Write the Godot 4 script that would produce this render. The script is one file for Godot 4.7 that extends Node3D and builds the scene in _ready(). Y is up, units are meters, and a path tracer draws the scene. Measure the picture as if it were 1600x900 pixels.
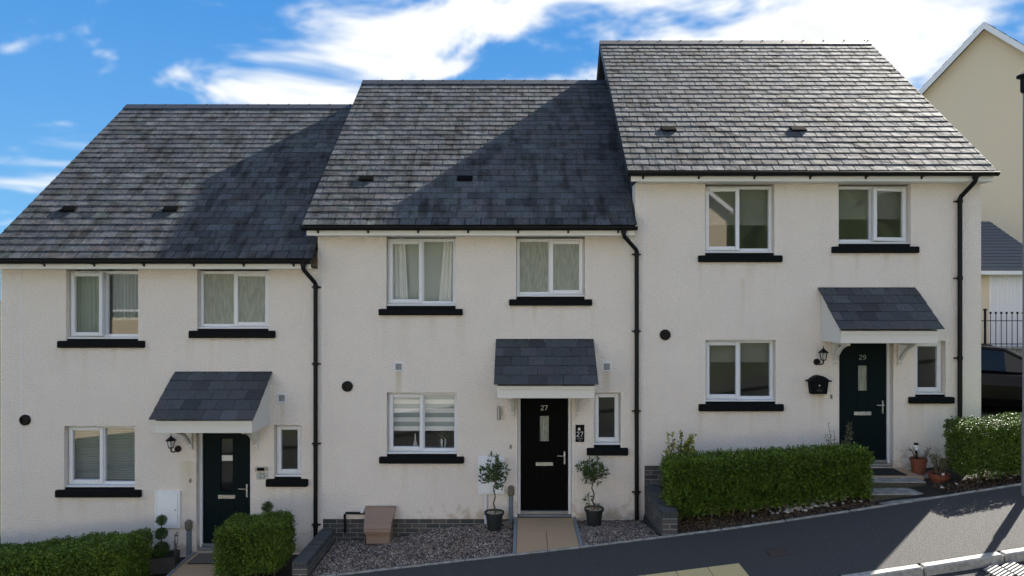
extends Node3D
# A terrace of three rendered houses stepping up a hill, seen from across the street.
# Facades lie on z = 0 and face +z; x runs uphill; metres.

const EYE := Vector3(0.0, 3.55, 11.5)
var rng := RandomNumberGenerator.new()
var M := {}
var tex := {}
var used := {}

# ------------------------------------------------------------------ small helpers
func numbered(n: String) -> String:
	if not used.has(n):
		used[n] = 0
		return n
	used[n] += 1
	return "%s_%03d" % [n, used[n]]

func thing(called: String, label: String, category: String, at := Vector3.ZERO, group := "") -> Node3D:
	var o := Node3D.new()
	o.name = numbered(called)
	add_child(o)
	o.position = at
	o.set_meta("label", label)
	o.set_meta("category", category)
	if group != "":
		o.set_meta("group", group)
	return o

func part(called: String, parent: Node) -> Node3D:
	var o := Node3D.new()
	o.name = called
	parent.add_child(o, true)
	return o

func begin() -> SurfaceTool:
	var st := SurfaceTool.new()
	st.begin(Mesh.PRIMITIVE_TRIANGLES)
	return st

func obj(called: String, st: SurfaceTool, m: Material, parent: Node = self) -> MeshInstance3D:
	var o := MeshInstance3D.new()
	o.name = called if parent != self else numbered(called)
	o.mesh = st.commit()
	o.material_override = m
	parent.add_child(o, true)
	return o

func structure(called: String, st: SurfaceTool, m: Material) -> MeshInstance3D:
	var o := obj(called, st, m)
	o.set_meta("kind", "structure")
	return o

func tri(st: SurfaceTool, a: Vector3, b: Vector3, c: Vector3, hint: Vector3, ua := Vector2.ZERO, ub := Vector2.ZERO, uc := Vector2.ZERO) -> void:
	var n := (b - a).cross(c - a)
	if n.length_squared() < 1e-16:
		return
	n = n.normalized()
	var flip := n.dot(hint) < 0.0
	if flip:
		n = -n
	# clockwise seen from the outside
	st.set_normal(n); st.set_uv(ua); st.add_vertex(a)
	if flip:
		st.set_normal(n); st.set_uv(ub); st.add_vertex(b)
		st.set_normal(n); st.set_uv(uc); st.add_vertex(c)
	else:
		st.set_normal(n); st.set_uv(uc); st.add_vertex(c)
		st.set_normal(n); st.set_uv(ub); st.add_vertex(b)

func quad(st: SurfaceTool, a: Vector3, b: Vector3, c: Vector3, d: Vector3, hint: Vector3, ua := Vector2.ZERO, ub := Vector2.ZERO, uc := Vector2.ZERO, ud := Vector2.ZERO) -> void:
	tri(st, a, b, c, hint, ua, ub, uc)
	tri(st, a, c, d, hint, ua, uc, ud)

# box with chamfered edges (bevel 0: plain box), optionally placed by a transform
func box(st: SurfaceTool, lo: Vector3, hi: Vector3, bevel := 0.0, t := Transform3D.IDENTITY) -> void:
	var c := (lo + hi) * 0.5
	var h := (hi - lo) * 0.5
	var b := minf(bevel, minf(h.x, minf(h.y, h.z)) * 0.8)
	for ax in 3:
		var u := (ax + 1) % 3
		var v := (ax + 2) % 3
		for s: float in [-1.0, 1.0]:
			var p: Array[Vector3] = []
			for k: Array in [[-1.0, -1.0], [1.0, -1.0], [1.0, 1.0], [-1.0, 1.0]]:
				var q := Vector3.ZERO
				q[ax] = s * h[ax]
				q[u] = k[0] * (h[u] - b)
				q[v] = k[1] * (h[v] - b)
				p.append(t * (c + q))
			var n := Vector3.ZERO
			n[ax] = s
			quad(st, p[0], p[1], p[2], p[3], t.basis * n)
	if b <= 0.0:
		return
	for ax in 3:
		var u := (ax + 1) % 3
		var v := (ax + 2) % 3
		for k: Array in [[-1.0, -1.0], [1.0, -1.0], [1.0, 1.0], [-1.0, 1.0]]:
			var p: Array[Vector3] = []
			for e: Array in [[-1.0, 0.0], [1.0, 0.0], [1.0, 1.0], [-1.0, 1.0]]:
				var q := Vector3.ZERO
				q[ax] = e[0] * (h[ax] - b)
				q[u] = k[0] * (h[u] - b * (1.0 - e[1]))
				q[v] = k[1] * (h[v] - b * e[1])
				p.append(t * (c + q))
			var n := Vector3.ZERO
			n[u] = k[0]
			n[v] = k[1]
			quad(st, p[0], p[1], p[2], p[3], t.basis * n)
	for i in 8:
		var s := Vector3(1.0 if i & 1 else -1.0, 1.0 if i & 2 else -1.0, 1.0 if i & 4 else -1.0)
		var a := c + s * (h - Vector3(0, b, b))
		var d := c + s * (h - Vector3(b, 0, b))
		var e := c + s * (h - Vector3(b, b, 0))
		tri(st, t * a, t * d, t * e, t.basis * s)

func boxm(called: String, lo: Vector3, hi: Vector3, m: Material, parent: Node, bevel := 0.004) -> MeshInstance3D:
	var st := begin()
	box(st, lo, hi, bevel)
	return obj(called, st, m, parent)

# round tube through points with a radius at each
func tube(st: SurfaceTool, pts: Array, radii: Array, sides := 10, caps := true) -> void:
	var rings: Array = []
	var up := Vector3.UP
	for i in pts.size():
		var d: Vector3 = ((pts[mini(i + 1, pts.size() - 1)] as Vector3) - (pts[maxi(i - 1, 0)] as Vector3)).normalized()
		var side := d.cross(up)
		if side.length() < 0.05:
			side = d.cross(Vector3.RIGHT)
		side = side.normalized()
		var over := side.cross(d).normalized()
		var ring: Array = []
		for k in sides:
			var a := TAU * k / sides
			ring.append(side * cos(a) + over * sin(a))
		rings.append(ring)
	for i in pts.size() - 1:
		for k in sides:
			var k2 := (k + 1) % sides
			var v: Array = [[i, k], [i + 1, k2], [i + 1, k], [i, k], [i, k2], [i + 1, k2]]
			for e: Array in v:
				var n: Vector3 = rings[e[0]][e[1]]
				st.set_normal(n)
				st.set_uv(Vector2(float(e[1]) / sides, float(e[0])))
				st.add_vertex((pts[e[0]] as Vector3) + n * float(radii[e[0]]))
	if caps:
		for i: int in [0, pts.size() - 1]:
			var d: Vector3 = ((pts[0] as Vector3) - (pts[1] as Vector3)) if i == 0 else ((pts[-1] as Vector3) - (pts[-2] as Vector3))
			for k in sides:
				tri(st, pts[i], (pts[i] as Vector3) + rings[i][k] * float(radii[i]), (pts[i] as Vector3) + rings[i][(k + 1) % sides] * float(radii[i]), d)

# surface of revolution round a vertical axis; profile of Vector2(radius, height)
func lathe(st: SurfaceTool, at: Vector3, prof: Array, sides := 20) -> void:
	for i in prof.size() - 1:
		var p: Vector2 = prof[i]
		var q: Vector2 = prof[i + 1]
		var n2 := Vector2(q.y - p.y, -(q.x - p.x)).normalized()
		for k in sides:
			var a := TAU * k / sides
			var b := TAU * (k + 1) / sides
			var da := Vector3(cos(a), 0, sin(a))
			var db := Vector3(cos(b), 0, sin(b))
			var v: Array = [[p, da], [q, db], [q, da], [p, da], [p, db], [q, db]]
			for e: Array in v:
				var w: Vector2 = e[0]
				var d: Vector3 = e[1]
				st.set_normal(d * n2.x + Vector3.UP * n2.y)
				st.set_uv(Vector2.ZERO)
				st.add_vertex(at + d * w.x + Vector3.UP * w.y)

# ------------------------------------------------------------------ textures and materials
func grey_noise(size: int, sd: int, freq: float, oct := 3, stretch := Vector2i(1, 1)) -> Image:
	var f := FastNoiseLite.new()
	f.seed = sd
	f.noise_type = FastNoiseLite.TYPE_SIMPLEX_SMOOTH
	f.frequency = freq
	f.fractal_octaves = oct
	var im := f.get_seamless_image(size / stretch.x, size / stretch.y, false, false, 0.15, true)
	if stretch != Vector2i(1, 1):
		im.resize(size, size, Image.INTERPOLATE_CUBIC)
	im.convert(Image.FORMAT_L8)
	return im

func shade_tex(im: Image, lo: float, hi: float) -> ImageTexture:
	var d := im.get_data()
	for i in d.size():
		d[i] = int(lerpf(lo, hi, d[i] / 255.0) * 255.0)
	return ImageTexture.create_from_image(Image.create_from_data(im.get_width(), im.get_height(), false, Image.FORMAT_L8, d))

func bump_tex(im: Image, k: float) -> ImageTexture:
	var c := im.duplicate() as Image
	c.convert(Image.FORMAT_RGBA8)
	c.bump_map_to_normal_map(k)
	return ImageTexture.create_from_image(c)

func lin(r: float, g: float, b: float) -> Color:
	return Color(r, g, b).linear_to_srgb()

func pm(c: Color, rough := 0.8, shade := "", scale := 1.0, normal := "", nscale := 0.5, spec := 0.5) -> StandardMaterial3D:
	var m := StandardMaterial3D.new()
	m.albedo_color = c.linear_to_srgb()
	m.roughness = rough
	m.metallic_specular = spec
	if shade != "" or normal != "":
		m.uv1_triplanar = true
		m.uv1_world_triplanar = true
		m.uv1_scale = Vector3.ONE * scale
	if shade != "":
		m.albedo_texture = tex[shade]
	if normal != "":
		m.normal_enabled = true
		m.normal_texture = tex[normal]
		m.normal_scale = nscale
	return m

func vm(rough: float, backlight := Color.BLACK) -> StandardMaterial3D:
	var m := StandardMaterial3D.new()
	m.vertex_color_use_as_albedo = true
	m.roughness = rough
	m.metallic_specular = 0.35
	if backlight != Color.BLACK:
		m.backlight_enabled = true
		m.backlight = backlight
	return m

func make_materials() -> void:
	var fine := grey_noise(512, 3, 0.16, 3)
	var mid := grey_noise(512, 4, 0.03, 4)
	var coarse := grey_noise(512, 5, 0.012, 5)
	tex.fine = shade_tex(fine, 0.72, 1.0)
	tex.grit = shade_tex(grey_noise(512, 9, 0.33, 2), 0.35, 1.0)
	tex.mid = shade_tex(mid, 0.7, 1.0)
	tex.coarse = shade_tex(coarse, 0.6, 1.0)
	tex.soft = shade_tex(fine, 0.9, 1.0)
	tex.nfine = bump_tex(fine, 6.0)
	tex.nmid = bump_tex(mid, 8.0)
	tex.ngrit = bump_tex(grey_noise(512, 10, 0.3, 2), 5.0)
	M.upvc = pm(Color(0.72, 0.74, 0.77), 0.3)
	M.fascia = pm(Color(0.76, 0.76, 0.74), 0.4)
	M.black_plastic = pm(Color(0.007, 0.008, 0.009), 0.42, "", 1.0, "", 0.5, 0.3)
	M.black_sill = pm(Color(0.009, 0.0105, 0.012), 0.6, "fine", 1.5, "nfine", 0.3, 0.2)
	M.door_black = pm(Color(0.003, 0.003, 0.0035), 0.5, "", 1.0, "nfine", 0.15, 0.15)
	M.door_green = pm(Color(0.004, 0.011, 0.013), 0.5, "", 1.0, "nfine", 0.15, 0.2)
	M.chrome = pm(Color(0.7, 0.7, 0.7), 0.25, "", 1.0)
	M.chrome.metallic = 0.9
	M.steel = pm(Color(0.5, 0.5, 0.48), 0.35, "fine", 3.0)
	M.steel.metallic = 0.7
	M.lead = pm(Color(0.05, 0.056, 0.065), 0.6, "coarse", 0.7)
	M.deck = pm(Color(0.02, 0.021, 0.023), 0.9)
	M.vent_black = pm(Color(0.006, 0.006, 0.006), 0.8, "", 1.0, "", 0.5, 0.1)
	M.ridge = pm(Color(0.045, 0.048, 0.055), 0.55, "mid", 1.2, "nfine", 0.25)
	M.glass = StandardMaterial3D.new()
	M.glass.transparency = BaseMaterial3D.TRANSPARENCY_ALPHA
	M.glass.albedo_color = Color(0.3, 0.36, 0.34, 0.03)
	M.glass.roughness = 0.02
	M.glass.metallic_specular = 0.5
	# rain-pattern obscured glass
	tex.nrain = bump_tex(grey_noise(512, 21, 0.09, 2, Vector2i(1, 4)), 10.0)
	tex.rain = shade_tex(grey_noise(512, 22, 0.05, 3, Vector2i(1, 6)), 0.78, 1.0)
	M.frosted = pm(Color(0.33, 0.36, 0.3), 0.25, "rain", 0.9, "nrain", 0.3)
	M.room = pm(Color(0.42, 0.4, 0.36), 0.9)
	M.carpet = pm(Color(0.12, 0.1, 0.085), 1.0)
	M.curtain_white = pm(Color(0.8, 0.8, 0.78), 0.9)
	M.curtain_grey = pm(Color(0.32, 0.37, 0.35), 0.9)
	M.blind_grey = pm(Color(0.2, 0.21, 0.185), 0.9, "fine", 2.0)
	M.blind_white = pm(Color(0.55, 0.57, 0.57), 0.8)
	M.net = pm(Color(0.62, 0.66, 0.64), 0.95, "fine", 2.0)
	M.card = pm(Color(0.55, 0.43, 0.2), 0.9)
	M.paper = pm(Color(0.7, 0.7, 0.68), 0.9)
	M.brick = []
	for c: Color in [Color(0.085, 0.09, 0.092), Color(0.12, 0.11, 0.105), Color(0.065, 0.072, 0.076), Color(0.15, 0.132, 0.12), Color(0.095, 0.103, 0.1)]:
		M.brick.append(pm(c, 0.75, "fine", 2.5, "nfine", 0.5))
	M.mortar = pm(Color(0.42, 0.41, 0.38), 0.95, "fine", 4.0)
	M.concrete = pm(Color(0.42, 0.41, 0.37), 0.9, "coarse", 1.1, "ngrit", 0.4)
	tex.moss = shade_tex(grey_noise(512, 31, 0.05, 4), 0.35, 1.0)
	M.mossy = pm(Color(0.17, 0.16, 0.1), 0.95, "moss", 1.6, "ngrit", 0.5)
	M.kerb = pm(Color(0.47, 0.455, 0.41), 0.88, "mid", 0.9, "ngrit", 0.35)
	M.asphalt = pm(Color(0.145, 0.143, 0.139), 0.92, "grit", 0.38, "ngrit", 0.5, 0.3)
	M.road = pm(Color(0.115, 0.115, 0.115), 0.92, "grit", 0.4, "ngrit", 0.9, 0.3)
	M.edging = pm(Color(0.28, 0.3, 0.31), 0.9, "fine", 2.0)
	M.tan = pm(Color(0.5, 0.34, 0.2), 0.8, "soft", 0.7, "nfine", 0.3)
	M.soil = pm(Color(0.045, 0.032, 0.022), 1.0, "grit", 2.0, "nmid", 1.0)
	M.gravel_base = pm(Color(0.1, 0.09, 0.085), 1.0, "grit", 2.0, "ngrit", 1.0)
	M.grass_ground = pm(Color(0.05, 0.075, 0.025), 1.0, "coarse", 0.4)
	M.tactile = pm(Color(0.76, 0.6, 0.29), 0.85, "fine", 2.0, "ngrit", 0.3)
	M.iron = pm(Color(0.075, 0.05, 0.042), 0.7, "mid", 3.0, "nfine", 0.5)
	M.grate = pm(Color(0.1, 0.1, 0.1), 0.45, "mid", 3.0)
	M.terracotta = pm(Color(0.27, 0.085, 0.045), 0.8, "mid", 2.5)
	M.pot = pm(Color(0.022, 0.028, 0.03), 0.55, "mid", 2.0)
	M.bark = pm(Color(0.13, 0.095, 0.065), 0.9, "fine", 4.0)
	M.twig = pm(Color(0.16, 0.125, 0.085), 0.95, "fine", 4.0)
	M.meter_white = pm(Color(0.84, 0.86, 0.88), 0.4)
	M.gas_brown = pm(Color(0.3, 0.205, 0.15), 0.6, "soft", 1.2, "nfine", 0.2)
	M.duct = pm(Color(0.2, 0.245, 0.3), 0.55, "mid", 1.5)
	M.duct_cap = pm(Color(0.2, 0.175, 0.13), 0.7, "mid", 1.5)
	M.timber_white = pm(Color(0.7, 0.69, 0.65), 0.55)
	M.mat_rubber = pm(Color(0.018, 0.018, 0.019), 0.95, "grit", 4.0, "ngrit", 0.6)
	M.trough = pm(Color(0.05, 0.045, 0.04), 0.85, "mid", 2.0)
	M.leaf = vm(0.5, Color(0.14, 0.2, 0.04))
	M.stone = vm(0.85)
	M.cream = pm(Color(0.82, 0.70, 0.52), 0.95, "soft", 1.2, "nfine", 0.4)
	M.white_paint = pm(Color(0.78, 0.79, 0.82), 0.4)
	M.far_slate = pm(Color(0.097, 0.105, 0.113), 0.85, "soft", 1.0)
	M.car_black = pm(Color(0.005, 0.005, 0.006), 0.25, "", 1.0, "", 0.5, 0.3)
	M.car_white = pm(Color(0.75, 0.76, 0.77), 0.3)
	M.car_glass = pm(Color(0.01, 0.012, 0.014), 0.04, "", 1.0, "", 0.5, 0.4)
	M.tyre = pm(Color(0.015, 0.015, 0.015), 0.9)
	M.post = pm(Color(0.22, 0.23, 0.245), 0.5)

# render (wall plaster) for one house: grain, faint blotches, drip marks under sills and vents
func render_material(sd: int, x0: float, y0: float, span: float, drips: Array, ground: Callable) -> StandardMaterial3D:
	var n := 768
	var a := grey_noise(n, sd, 0.42, 2).get_data()
	var b := grey_noise(n, sd + 1, 0.012, 4).get_data()
	var c := grey_noise(n, sd + 2, 0.03, 3, Vector2i(1, 8)).get_data()
	var out := PackedByteArray()
	out.resize(n * n * 3)
	var base := Vector3(0.895, 0.86, 0.824)  # sRGB
	var px := span / n
	for j in n:
		var y := y0 + span * (1.0 - (j + 0.5) / n)
		for i in n:
			var k := j * n + i
			var g := 1.0 + (a[k] / 255.0 - 0.5) * 0.15 + (b[k] / 255.0 - 0.5) * 0.018 + (c[k] / 255.0 - 0.5) * 0.007
			var o := k * 3
			out[o] = clampi(int(base.x * g * 255.0), 0, 255)
			out[o + 1] = clampi(int(base.y * g * 255.0), 0, 255)
			out[o + 2] = clampi(int(base.z * g * 255.0), 0, 255)
	# run-off marks: x, top, length, width, strength
	for d: Array in drips:
		var i0 := int((d[0] - d[3] - x0) / px)
		var i1 := int((d[0] + d[3] - x0) / px)
		var j0 := int((y0 + span - d[1]) / px)
		var j1 := int((y0 + span - d[1] + d[2]) / px)
		for j in range(maxi(j0, 0), mini(j1, n)):
			for i in range(maxi(i0, 0), mini(i1, n)):
				var k := j * n + i
				var u := absf((x0 + i * px - d[0]) / d[3])
				var v := float(j - j0) / (j1 - j0)
				var w: float = d[4] * clampf(c[(j / 6 * n + i)] / 255.0 * 2.6 - 0.75, 0.0, 1.0) * (1.0 - u * u) * (1.0 - v)
				out[k * 3] = int(out[k * 3] * (1.0 - w * 0.5))
				out[k * 3 + 1] = int(out[k * 3 + 1] * (1.0 - w * 0.6))
				out[k * 3 + 2] = int(out[k * 3 + 2] * (1.0 - w * 1.0))
	# soil splashed up from the ground, in blots
	for i in n:
		var gy: float = ground.call(x0 + (i + 0.5) * px)
		for q in 60:
			var y := gy + q * px
			var j := int((y0 + span - y) / px)
			if j < 0 or j >= n:
				continue
			var k := j * n + i
			var w := clampf((b[(k * 3) % (n * n)] / 255.0 + a[k] / 255.0 * 0.7 - 0.55 - q / 70.0) * 0.9, 0.0, 0.22)
			out[k * 3] = int(out[k * 3] * (1.0 - w * 0.6))
			out[k * 3 + 1] = int(out[k * 3 + 1] * (1.0 - w * 0.72))
			out[k * 3 + 2] = int(out[k * 3 + 2] * (1.0 - w * 0.9))
	var m := StandardMaterial3D.new()
	m.albedo_texture = ImageTexture.create_from_image(Image.create_from_data(n, n, false, Image.FORMAT_RGB8, out))
	m.roughness = 0.95
	m.metallic_specular = 0.25
	m.normal_enabled = true
	m.normal_texture = bump_tex(grey_noise(n, sd + 5, 0.3, 2), 3.0)
	m.normal_scale = 0.6
	return m

# slate: tone comes with the vertices, lichen and run-off streaks down the slope with the texture
func slate_material(sd: int, streak: float) -> StandardMaterial3D:
	var n := 1024
	var s := grey_noise(n, sd, 0.03, 4, Vector2i(1, 8)).get_data()
	var f := grey_noise(n, sd + 1, 0.12, 3, Vector2i(1, 3)).get_data()
	var b := grey_noise(n, sd + 2, 0.009, 3).get_data()
	var out := PackedByteArray()
	out.resize(n * n * 3)
	for k in n * n:
		var dark := clampf((s[k] * 0.5 + b[k] * 0.5) / 255.0 * 3.2 - 1.6, 0.0, 1.0) * streak
		var g := (0.87 + (f[k] / 255.0 - 0.5) * 0.24)
		out[k * 3] = clampi(int(255.0 * g * (1.0 - dark * 0.48)), 0, 255)
		out[k * 3 + 1] = clampi(int(255.0 * g * (1.0 - dark * 0.52)), 0, 255)
		out[k * 3 + 2] = clampi(int(255.0 * g * (1.0 - dark * 0.57)), 0, 255)
	var m := StandardMaterial3D.new()
	m.vertex_color_use_as_albedo = true
	m.albedo_texture = ImageTexture.create_from_image(Image.create_from_data(n, n, false, Image.FORMAT_RGB8, out))
	m.roughness = 0.82
	m.metallic_specular = 0.3
	m.normal_enabled = true
	m.normal_texture = tex.nmid
	m.normal_scale = 0.15
	return m

# ------------------------------------------------------------------ the lie of the land
var slope := [[-60.0, -5.6], [-30.0, -3.4], [-12.0, -1.42], [-2.5, -0.347], [-0.37, -0.102], [1.1, 0.063], [3.33, 0.346], [4.39, 0.504], [5.91, 0.745], [7.14, 0.935], [9.0, 1.23], [12.0, 1.72], [20.0, 2.9], [40.0, 4.8], [80.0, 5.5]]

func table(t: Array, x: float) -> float:
	if x <= t[0][0]:
		return t[0][1]
	for i in t.size() - 1:
		if x <= t[i + 1][0]:
			return lerpf(t[i][1], t[i + 1][1], (x - t[i][0]) / (t[i + 1][0] - t[i][0]))
	return t[-1][1]

func hill(x: float) -> float:
	return (table(slope, x - 0.6) + table(slope, x) * 2.0 + table(slope, x + 0.6)) / 4.0

var base27 := [[-3.2, -0.40], [-2.4, -0.36], [-2.0, -0.30], [-1.3, -0.165], [-0.3, -0.06], [1.9, -0.03]]
func garden(x: float) -> float:  # height of the ground at the foot of the wall
	if x < -3.2:
		return table([[-12.0, -1.2], [-6.2, -0.68], [-5.6, -0.63], [-3.2, -0.58]], x)
	if x < 1.97:
		return table(base27, x)
	return table([[1.97, 0.5], [5.0, 0.72], [6.2, 0.79], [7.5, 0.93], [30.0, 4.0]], x)

func bed(x: float, z: float) -> float:
	return lerpf(garden(x), hill(x), smoothstep(0.0, 1.45, z))

func sheet(st: SurfaceTool, x0: float, x1: float, z0: float, z1: float, nx: int, nz: int, h: Callable) -> void:
	for i in nx:
		for j in nz:
			var xa := lerpf(x0, x1, float(i) / nx)
			var xb := lerpf(x0, x1, float(i + 1) / nx)
			var za := lerpf(z0, z1, float(j) / nz)
			var zb := lerpf(z0, z1, float(j + 1) / nz)
			quad(st, Vector3(xa, h.call(xa, za), za), Vector3(xb, h.call(xb, za), za), Vector3(xb, h.call(xb, zb), zb), Vector3(xa, h.call(xa, zb), zb), Vector3.UP)

# ------------------------------------------------------------------ sky
const OX := 20.0
const OZ := 20.0
func make_sky() -> PanoramaSkyMaterial:
	var w := 3072
	var h := 1536
	var f := FastNoiseLite.new()
	f.seed = 44
	f.noise_type = FastNoiseLite.TYPE_SIMPLEX_SMOOTH
	f.frequency = 1.0
	f.fractal_octaves = 6
	f.fractal_gain = 0.57
	var big := FastNoiseLite.new()
	big.seed = 12
	big.frequency = 0.5
	big.fractal_octaves = 2
	var data := PackedByteArray()
	data.resize(w * h * 3)
	for j in h:
		var el := PI * (0.5 - (j + 0.5) / h)
		var s := sin(el)
		if s < -0.02:
			for i in w:
				var o := (j * w + i) * 3
				data[o] = 120; data[o + 1] = 130; data[o + 2] = 135
			continue
		var t := pow(clampf(1.0 - s, 0.0, 1.0), 3.2)
		# blue of the air, from the zenith down to the horizon (linear)
		var br := lerpf(0.022, 0.25, t)
		var bg := lerpf(0.22, 0.58, t)
		var bb := lerpf(0.66, 0.9, t)
		var flat := 1.0 / (maxf(s, 0.0) + 0.22)
		for i in w:
			var a := TAU * (i + 0.5) / w
			var dx := sin(a) * cos(el)
			var dz := -cos(a) * cos(el)
			var px := dx * flat
			var pz := dz * flat
			var wx := big.get_noise_2d(px * 2.0 + 7.0, pz * 2.0)
			var n := f.get_noise_2d(px * 1.5 + wx * 0.35, pz * 1.8 - wx * 0.25 + 3.0)
			var off := wrapf(a + 0.74, -PI, PI) / 0.46
			var cover := 0.15 + 0.06 * cos(a - 1.0) - 0.74 * exp(-off * off) + 0.30 * big.get_noise_2d(px * 0.8 + OX, pz * 0.8 + OZ)
			var d := smoothstep(-0.2, 0.5, n * 1.25 + cover)
			var thick := smoothstep(0.30, 0.85, n * 0.8 + cover)
			var cw := lerpf(0.98, 0.80, thick * (0.5 - 0.5 * f.get_noise_2d(px * 3.1 + 9.0, pz * 3.1)))
			var o := (j * w + i) * 3
			var r := lerpf(br, cw * 0.985, d)
			var g := lerpf(bg, cw, d)
			var b := lerpf(bb, cw * 1.0, d)
			data[o] = int(pow(r, 0.4545) * 255.0)
			data[o + 1] = int(pow(g, 0.4545) * 255.0)
			data[o + 2] = int(pow(minf(b, 1.0), 0.4545) * 255.0)
	var m := PanoramaSkyMaterial.new()
	m.panorama = ImageTexture.create_from_image(Image.create_from_data(w, h, false, Image.FORMAT_RGB8, data))
	return m

# ------------------------------------------------------------------ house parts
# a wall sheet with openings, its reveals, and its two ends
func wall_grid(st: SurfaceTool, x0: float, x1: float, y0: float, y1: float, thick: float, holes: Array, u0: Vector2, span: float) -> void:
	var xs := [x0, x1]
	var ys := [y0, y1]
	for r: Array in holes:
		for v: float in [r[0], r[1]]:
			if v > x0 and v < x1 and not xs.has(v):
				xs.append(v)
		for v: float in [r[2], r[3]]:
			if v > y0 and v < y1 and not ys.has(v):
				ys.append(v)
	xs.sort()
	ys.sort()
	var uv := func(p: Vector3) -> Vector2: return Vector2((p.x - u0.x - p.z) / span, 1.0 - (p.y - u0.y) / span)
	var hole := func(i: int, j: int) -> bool:
		if i < 0 or j < 0 or i >= xs.size() - 1 or j >= ys.size() - 1:
			return false
		var cx: float = (xs[i] + xs[i + 1]) * 0.5
		var cy: float = (ys[j] + ys[j + 1]) * 0.5
		for r: Array in holes:
			if cx > r[0] and cx < r[1] and cy > r[2] and cy < r[3]:
				return true
		return false
	var put := func(a: Vector3, b: Vector3, c: Vector3, d: Vector3, n: Vector3) -> void:
		quad(st, a, b, c, d, n, uv.call(a), uv.call(b), uv.call(c), uv.call(d))
	for i in xs.size() - 1:
		for j in ys.size() - 1:
			var a := Vector3(xs[i], ys[j], 0)
			var b := Vector3(xs[i + 1], ys[j], 0)
			var c := Vector3(xs[i + 1], ys[j + 1], 0)
			var d := Vector3(xs[i], ys[j + 1], 0)
			var k := Vector3(0, 0, -thick)
			if not hole.call(i, j):
				put.call(a, b, c, d, Vector3.BACK)
				quad(st, a + k, b + k, c + k, d + k, Vector3.FORWARD)
				continue
			if i > 0 and not hole.call(i - 1, j):
				put.call(a, a + k, d + k, d, Vector3.RIGHT)
			if i < xs.size() - 2 and not hole.call(i + 1, j):
				put.call(b, b + k, c + k, c, Vector3.LEFT)
			if not hole.call(i, j + 1):
				put.call(d, d + k, c + k, c, Vector3.DOWN)
			if j > 0 and not hole.call(i, j - 1):
				put.call(a, a + k, b + k, b, Vector3.UP)
	for x: float in [x0, x1]:
		var n := Vector3.LEFT if x == x0 else Vector3.RIGHT
		put.call(Vector3(x, y0, 0), Vector3(x, y0, -thick), Vector3(x, y1, -thick), Vector3(x, y1, 0), n)

func bars(st: SurfaceTool, x0: float, x1: float, y0: float, y1: float, z0: float, z1: float, w: float, wb: float, bevel := 0.006) -> void:
	box(st, Vector3(x0, y0, z0), Vector3(x0 + w, y1, z1), bevel)
	box(st, Vector3(x1 - w, y0, z0), Vector3(x1, y1, z1), bevel)
	box(st, Vector3(x0 + w + 0.001, y0, z0), Vector3(x1 - w - 0.001, y0 + wb, z1 - 0.001), bevel)
	box(st, Vector3(x0 + w + 0.001, y1 - w, z0), Vector3(x1 - w - 0.001, y1, z1 - 0.001), bevel)

func curtain(called: String, parent: Node, x0: float, x1: float, y0: float, y1: float, z: float, m: Material, folds: float, lean := 0.0) -> void:
	var st := begin()
	var n := 40
	for i in n:
		var p: Array[Vector3] = []
		for e: Array in [[i, y0, 1.0], [i + 1, y0, 1.0], [i + 1, y1, 0.0], [i, y1, 0.0]]:
			var t := float(e[0]) / n
			p.append(Vector3(lerpf(x0, x1, t) + lean * e[2] * t, e[1], z + 0.025 * sin(t * folds * TAU) * (0.6 + 0.4 * e[2])))
		quad(st, p[0], p[1], p[2], p[3], Vector3.BACK)
	obj(called, st, m, parent)

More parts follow.
